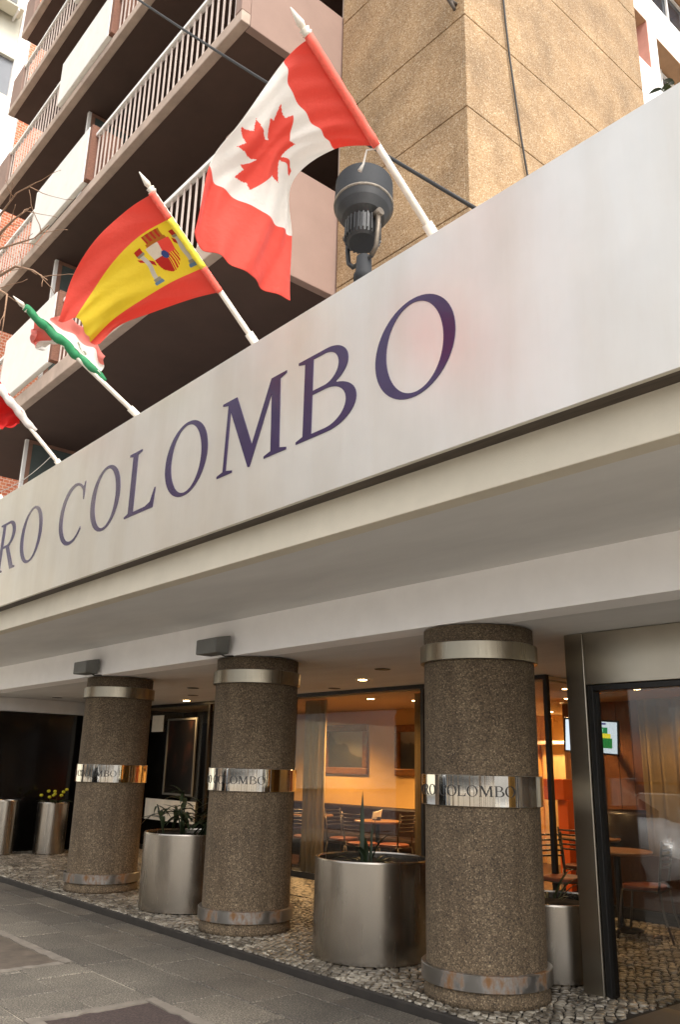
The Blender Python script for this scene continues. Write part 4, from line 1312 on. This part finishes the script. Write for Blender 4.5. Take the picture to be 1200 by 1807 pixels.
def chair(x, y, rz, label):
    t = empty('chair', (x, y, .09)); tag(t, label, 'chair', 'metal cafe chairs')
    t.rotation_euler.z = rz
    OFF[t.name] = Vector((0, 0, 0))
    # local: seat centre at origin, back at +x
    m = MB()
    n = 24
    vs = []
    for z, k in ((.445, .95), (.45, 1), (.475, 1), (.485, .93)):
        for a in range(n):
            an = 2 * math.pi * a / n
            cx_, sy_ = math.cos(an), math.sin(an)
            sq = 1 / max(abs(cx_) ** 3 + abs(sy_) ** 3, .3) ** (1 / 3)
            vs.append((.20 * k * cx_ * sq, .20 * k * sy_ * sq, z))
    fs = [tuple(range(n))[::-1], tuple(3 * n + a for a in range(n))]
    for q in range(3):
        for a in range(n):
            fs.append((q * n + a, q * n + (a + 1) % n, (q + 1) * n + (a + 1) % n, (q + 1) * n + a))
    m.add(vs, fs).build('seat', MT['seatred'], t)
    for s in (-1, 1):
        MB().tube([(-.17, s * .17, .44), (-.20, s * .185, .22), (-.235, s * .20, 0)], .011, 8).build('leg', MT['chairmetal'], t)
        MB().tube([(.19, s * .17, .44), (.22, s * .185, .22), (.29, s * .20, 0)], .011, 8).build('leg', MT['chairmetal'], t)
        MB().tube([(.18, s * .17, .43), (.205, s * .18, .62), (.25, s * .19, .90)], .012, 8).build('back_post', MT['chairmetal'], t)
    for k in range(5):
        z = .66 + k * .052
        xx = .205 + (z - .62) * .16
        pts = [(xx + .03 * math.sin(math.pi * q / 6), -.185 + .37 * q / 6, z) for q in range(7)]
        MB().tube(pts, .010, 6).build('slat', MT['chairmetal'], t)
    MB().tube([(-.17, -.17, .44), (.19, -.17, .44), (.19, .17, .44), (-.17, .17, .44), (-.17, -.17, .44)], .010, 6).build('seat_ring', MT['chairmetal'], t)
def table(x, y, label, zt=.85, rd=.36):
    t = empty('cafe_table', (x, y, .09)); tag(t, label, 'table', 'round cafe tables')
    MB().turned([(0, zt - .035), (rd - .02, zt - .035), (rd, zt - .02), (rd, zt - .006), (rd - .008, zt), (0, zt)], (x, y, 0), 40).build('top', MT['woodtop'], t)
    MB().lathe([(.035, .13), (.035, zt - .036)], (x, y, 0), 16).build('pedestal', MT['black'], t)
    MB().lathe([(0, .135), (.05, .13), (.21, .105), (.22, .092), (0, .092)], (x, y, 0), 28).build('base', MT['black'], t)
def napkins(x, y, z, label):
    t = empty('napkin_holder', (x, y, z)); tag(t, label, 'napkin holder')
    box('holder', (x - .06, x + .06, y - .035, y + .035, z + .001, z + .05), MT['black'], t, .006)
    m = MB()
    for k in range(5):
        a = -.05 + k * .022
        m.add([(x + a, y - .05, z + .02), (x + a, y + .05, z + .02), (x + a + .03, y + .055, z + .12 + .01 * k), (x + a + .03, y - .045, z + .12)], [(0, 1, 2, 3)])
    o = m.build('napkins', MT['paper'], t)
    so = o.modifiers.new('thickness', 'SOLIDIFY'); so.thickness = .004
table(-5.12, 8.28, 'round table beside the metal chair, behind the portal glass')
chair(-4.74, 8.13, R_(14), 'metal slat-back chair with red seat in front of the ochre curtain')
chair(-5.55, 7.95, R_(165), 'metal chair with red seat seen left of the steel pillar')
table(-6.25, 9.55, 'bright orange-lit round table right of the near column')
napkins(-6.28, 9.5, .85, 'white paper napkins on the orange-lit table right of the near column')
chair(-6.1, 9.15, R_(-80), 'dark slat-back chair in front of the orange-lit table')
table(-9.75, 9.25, 'orange-lit round table in the wide cafe window')
napkins(-9.78, 9.25, .85, 'white napkins on the table in the wide cafe window')
chair(-9.15, 9.0, R_(10), 'metal chair right of the table in the wide cafe window')
chair(-10.35, 9.1, R_(190), 'metal chair left of the table in the wide cafe window')
chair(-9.55, 8.75, R_(-85), 'slat-back chair nearest the glass in the wide cafe window')
table(-11.4, 9.3, 'dim round table at the left of the wide cafe window')
chair(-10.9, 8.8, R_(-60), 'dim chair beside the left table in the wide cafe window')
# armchair: dark rounded back behind the round table
t = empty('armchair', (-6.0, 10.2, .09)); tag(t, 'dark rounded armchair behind the table at the portal', 'armchair')
MB().lathe([(.30, .30), (.42, .34), (.45, .7), (.43, 1.12), (.38, 1.16), (.34, 1.10), (.33, .5)], (-6.0, 10.2, 0), 32).build('backrest', MT['leather'], t)
MB().lathe([(0, .30), (.32, .30), (.33, .48), (.28, .53), (0, .53)], (-6.0, 10.2, 0), 32).build('seat', MT['leather'], t)
for a in (.8, 2.4, 4.0, 5.5):
    MB().tube([(-6.0 + .28 * math.cos(a), 10.2 + .28 * math.sin(a), .30), (-6.0 + .31 * math.cos(a), 10.2 + .31 * math.sin(a), .09)], .02, 8).build('leg', MT['black'], t)
# orange lamp on its pedestal
t = empty('pedestal_lamp', (-7.06, 10.1, .09)); tag(t, 'orange square lampshade on an orange pedestal right of the near column', 'lamp')
box('shade', (-7.24, -6.92, 10.0, 10.28, 1.25, 1.52), MT['orange'], t, .01)
box('pedestal', (-7.06, -6.90, 10.05, 10.22, .12, 1.249), MT['orange'], t, .006)
box('base', (-7.12, -6.84, 10.0, 10.27, .091, .119), MT['black'], t)

# television
def tv_mat():
    k = N('tv_picture')
    v = k.coord()
    sx = k.n('SeparateXYZ'); k.l(v, sx.inputs[0])
    def rect(x0, x1, z0, z1):
        prods = None
        for s, lo, hi in ((sx.outputs[0], x0, x1), (sx.outputs[2], z0, z1)):
            a = k.n('Math', operation='GREATER_THAN'); a.inputs[1].default_value = lo; k.l(s, a.inputs[0])
            b = k.n('Math', operation='LESS_THAN'); b.inputs[1].default_value = hi; k.l(s, b.inputs[0])
            for q in (a, b):
                if prods is None: prods = q.outputs[0]
                else:
                    m = k.n('Math', operation='MULTIPLY'); k.l(prods, m.inputs[0]); k.l(q.outputs[0], m.inputs[1]); prods = m.outputs[0]
        return prods
    c = (.75, .86, 1, 1)
    for rc, col in (((.02, .22, .25, .33), (.02, .25, .09, 1)), ((.06, .16, .265, .315), (.3, .8, .5, 1)), ((.0, .26, .19, .25), (.9, .75, .05, 1)), ((.10, .28, .06, .19), (.02, .22, .05, 1)), ((.0, .13, .04, .2), (.85, .25, .3, 1)), ((.03, .10, .09, .15), (1, .8, .8, 1)), ((.02, .08, .36, .385), (.05, .1, .3, 1)), ((.10, .2, .365, .39), (.1, .1, .3, 1))):
        c = k.mix(rect(*rc), c, col)
    k.b.inputs['Base Color'].default_value = (.02, .02, .02, 1)
    k.l(c, k.b.inputs['Emission Color'])
    k.b.inputs['Emission Strength'].default_value = .8
    k.b.inputs['Roughness'].default_value = .2
    return k.m
tv = empty('television', (-6.64, 10.3, 1.89)); tag(tv, 'flat television with a bright white picture beside the steel pillar', 'television')
tv.rotation_euler = (R_(5), R_(4), R_(20))
OFF[tv.name] = Vector((0, 0, 0))
MB().box(-.37, .37, -.02, .03, -.03, .43).build('casing', MT['black'], tv, .008)
MB().box(-.345, .345, -.026, -.0205, -.005, .405).build('screen', tv_mat(), tv)
MB().tube([(0, .03, .2), (0, .45, .22)], .03, 8).build('wall_arm', MT['black'], tv)

# ================================================================== NEIGHBOURS
nb = empty('white_building', (-5.5, 12, 0)); tag(nb, 'white rendered building with salmon window reveals behind the tower, upper right', 'building')
WX = -4.7
# wall with openings: stacked from boxes round the windows
wins = [(9.2, 10.12, 11.95, 12.9), (10.38, 12.2, 11.2, 12.76), (10.2, 12.2, 13.5, 14.9)]
ys = sorted(set([8.95, 16] + [q for w_ in wins for q in w_[:2]])); zz = sorted(set([4.5, 20] + [q for w_ in wins for q in w_[2:]]))
m = MB()
for a, b in zip(ys[:-1], ys[1:]):
    for c, e in zip(zz[:-1], zz[1:]):
        if not any(w_[0] <= a and b <= w_[1] and w_[2] <= c and e <= w_[3] for w_ in wins):
            m.box(WX - .35, WX, a, b, c, e)
m.build('wall', MT['whitewall'], nb)
for i, (a, b, c, e) in enumerate(wins):
    wo_ = box('window', (WX - .34, WX - .30, a + .002, b - .002, c + .002, e - .002), MT['oppglass'], nb)
    rv = MT['salmon'] if i == 0 else MT['tanreveal'] if i == 2 else MT['whitewall']
    box('reveal', (WX - .299, WX - .002, b - .022, b - .002, c + .003, e - .003), rv, wo_)
    box('reveal', (WX - .299, WX - .002, a + .023, b - .023, e - .02, e - .002), MT['tanreveal'], wo_)
    n = 3 if i else 2
    for k in range(n + 1):
        y = a + .02 + (b - a - .08) * k / n
        box('frame_bar', (WX - .295, WX - .26, y, y + .04, c + .02, e - .022), MT['whitewall'], wo_)
    for z in ((c + .3, e - .3) if i == 0 else (c + .04, e - .10)):
        box('frame_bar', (WX - .297, WX - .262, a + .024, b - .024, z, z + .035), MT['whitewall'] if i else MT['black'], wo_)

ln = empty('left_building', (-19, 4, 0)); tag(ln, 'cream and grey banded building with a brick strip at the upper left edge', 'building')
LX = -18.2
box('brick_strip', (LX - .5, LX, 4.72, 9.0, -.1, 26), MT['brickm'], ln)
box('white_trim', (LX - .45, LX + .06, 4.42, 4.718, -.1, 26), MT['whitewall'], ln, .02)
z = -.1
k = 0
while z < 26:
    h = 1.75 if k % 2 else 1.15
    box('wall_band', (LX - .5, LX - (.1 if k % 2 == 0 else .0), -2.0, 4.418, z, min(z + h, 26)), MT['greyband'] if k % 2 == 0 else MT['cream'], ln)
    z += h; k += 1
ac = empty('air_conditioner', (LX + .3, 4.0, 20.0)); tag(ac, 'cream air conditioner unit on brackets at the upper left corner', 'air conditioner')
box('casing', (LX + .07, LX + .45, 3.55, 4.35, 19.6, 20.2), MT['cream'], ac, .02)
box('grille', (LX + .451, LX + .46, 3.6, 4.15, 19.66, 20.14), MT['boxgrey'], ac)
for y in (3.7, 4.2):
    box('bracket', (LX + .002, LX + .45, y, y + .04, 19.52, 19.598), MT['whitewall'], ac)

# bare street tree, trunk just out of the picture on the left
tr = empty('bare_tree', (-8.0, 1.7, 0)); tag(tr, 'bare street tree whose twigs reach in at the left edge', 'tree')
MB().tube([(-8.0, 1.7, -.15), (-7.98, 1.72, 1.8), (-8.05, 1.68, 3.6), (-8.0, 1.75, 5.4)], [.12, .10, .08, .035], 12).build('trunk', MT['bark'], tr)
def branch(p, d_, L, rr, depth):
    pts = [Vector(p)]; rad = [rr]
    q = Vector(p); dd = Vector(d_).normalized()
    n = 6
    for i in range(n):
        dd = (dd + Vector((random.uniform(-.22, .22), random.uniform(-.22, .22), random.uniform(-.2, .2)))).normalized()
        q = q + dd * L / n
        pts.append(q.copy()); rad.append(max(rr * (1 - .75 * (i + 1) / n), .0022))
    MB().tube(pts, rad, 5 if depth else 7).build('branch' if depth == 0 else 'twig', MT['bark'], tr)
    if depth < 2:
        for i in range(1, n + 1):
            for s in range(2 if depth == 0 else 1):
                if random.random() < .55:
                    e = (dd + Vector((random.uniform(-.9, .9), random.uniform(-.9, .9), random.uniform(-.5, .7)))).normalized()
                    branch(pts[i], e, L * random.uniform(.3, .5), max(rad[i] * .7, .003), depth + 1)
for pts in ([(-8, 1.75, 5.2), (-7.5, 1.8, 6.0), (-7.06, 1.82, 6.40), (-6.5, 1.78, 6.30), (-6.08, 1.8, 6.17)],
            [(-7.5, 1.8, 6.0), (-6.98, 1.84, 6.2), (-6.5, 1.8, 6.05), (-6.12, 1.8, 5.95)],
            [(-8, 1.75, 5.0), (-7.3, 1.8, 5.75), (-6.84, 1.78, 5.9), (-6.3, 1.82, 5.72), (-5.9, 1.8, 5.54), (-5.6, 1.8, 5.5)],
            [(-7.3, 1.8, 5.75), (-6.7, 1.82, 5.6), (-6.19, 1.78, 5.42), (-5.8, 1.8, 5.2), (-5.45, 1.8, 4.95)],
            [(-7.0, 1.8, 5.85), (-6.5, 1.7, 5.35), (-6.2, 1.75, 5.15), (-6.0, 1.7, 4.75)],
            [(-8, 1.75, 5.1), (-8.3, 1.6, 5.9), (-8.7, 1.5, 6.7), (-8.8, 1.4, 7.4)], [(-8, 1.75, 4.9), (-8.1, 1.2, 5.6), (-8.0, .8, 6.4)]):
    n = len(pts)
    rad = [max(.016 * (1 - k / n), .0035) for k in range(n)]
    MB().tube(pts, rad, 6).build('branch', MT['bark'], tr)
    for k in range(1, n):
        for q in range(2):
            d_ = (Vector(pts[k]) - Vector(pts[k - 1])).normalized() + Vector((random.uniform(-.6, .6), random.uniform(-.5, .5), random.uniform(-.6, .6)))
            branch(Vector(pts[k - 1]).lerp(Vector(pts[k]), random.uniform(.3, 1)), d_, random.uniform(.2, .42), .0045, 2)

# far side of the street: added out of view to shape light and reflections
ob = empty('added_opposite_wall', (-10, -11, 0)); tag(ob, 'low pale wall with piers and railing added out of view across the street, shaping light and steel reflections', 'wall')
box('wall', (-21, 30, -12, -10.6, -.1, 1.1), MT['opp'], ob)
for k in range(17):
    x = -20.6 + k * 3.0
    box('pier', (x, x + .45, -10.9, -10.55, -.1, 2.6), MT['oppdark'], ob)
    box('railing', (x + .46, x + 2.99, -10.75, -10.70, 1.35, 1.42), MT['black'], ob)
ot = empty('added_opposite_block', (-60, -11, 0)); tag(ot, 'tall brown block added out of view across the street, darkening reflections', 'building')
box('wall', (-150, -21.1, -20, -10.4, -.1, 15), MT['oppdark'], ot)
for fz in range(5):
    for k in range(18):
        x = -75 + k * 3.0
        box('window', (x, x + 1.5, -10.398, -10.35, .8 + fz * 2.9, 2.6 + fz * 2.9), MT['oppglass'], ot)

car = empty('parked_car', (-8.6, -1.2, -.13)); tag(car, 'silver car parked across the street, mirrored in the portal glass', 'car')
def loft(name, secs, mat, par, bev=0):
    m = MB(); n = len(secs[0])
    vs = [p for s in secs for p in s]
    fs = []
    for i in range(len(secs) - 1):
        for k in range(n - 1):
            fs.append((i * n + k, i * n + k + 1, (i + 1) * n + k + 1, (i + 1) * n + k))
    fs.append(tuple(range(n))[::-1]); fs.append(tuple((len(secs) - 1) * n + k for k in range(n)))
    m.add(vs, fs, True)
    return m.build(name, mat, par, bev)
cx0, cy0, cz0 = -8.6, -1.2, -.13
def sec(x, wd, zb, zt):
    zb, zt = zb * 1.16, zt * 1.16
    return [(cx0 + x, cy0 - wd, cz0 + zb), (cx0 + x, cy0 - wd * 1.03, cz0 + (zb + zt) * .55), (cx0 + x, cy0 - wd * .95, cz0 + zt), (cx0 + x, cy0, cz0 + zt + .03), (cx0 + x, cy0 + wd * .95, cz0 + zt), (cx0 + x, cy0 + wd * 1.03, cz0 + (zb + zt) * .55), (cx0 + x, cy0 + wd, cz0 + zb), (cx0 + x, cy0 - wd, cz0 + zb)]
loft('body', [sec(-2.0, .68, .35, .62), sec(-1.85, .78, .22, .80), sec(-1.2, .82, .18, .92), sec(0, .83, .18, .94), sec(1.0, .82, .18, .92), sec(1.8, .78, .22, .76), sec(2.05, .66, .35, .55)], MT['carpaint'], car)
loft('cabin', [sec(-1.75, .68, .88, .95), sec(-1.2, .60, .9, 1.36), sec(-.4, .60, .9, 1.46), sec(.25, .60, .9, 1.42), sec(1.05, .70, .88, .95)], MT['carglass'], car)
loft('roof', [sec(-1.15, .56, 1.36, 1.40), sec(-.4, .58, 1.42, 1.485), sec(.2, .55, 1.38, 1.43)], MT['carpaint'], car)
for sx in (-1.3, 1.3):
    for sy in (-1, 1):
        mt_ = Matrix.Rotation(math.pi / 2, 3, 'X')
        wl = MB().lathe([(0, -.1), (.25, -.1), (.31, -.07), (.31, .07), (.25, .1), (0, .1)], (cx0 + sx, cy0 + sy * .76, cz0 + .31), 24, mt_).build('wheel', MT['tyre'], car)
        MB().lathe([(0, -.105), (.2, -.108), (.2, .108), (0, .105)], (cx0 + sx, cy0 + sy * .76, cz0 + .31), 20, mt_).build('rim', MT['boxgrey'], wl)
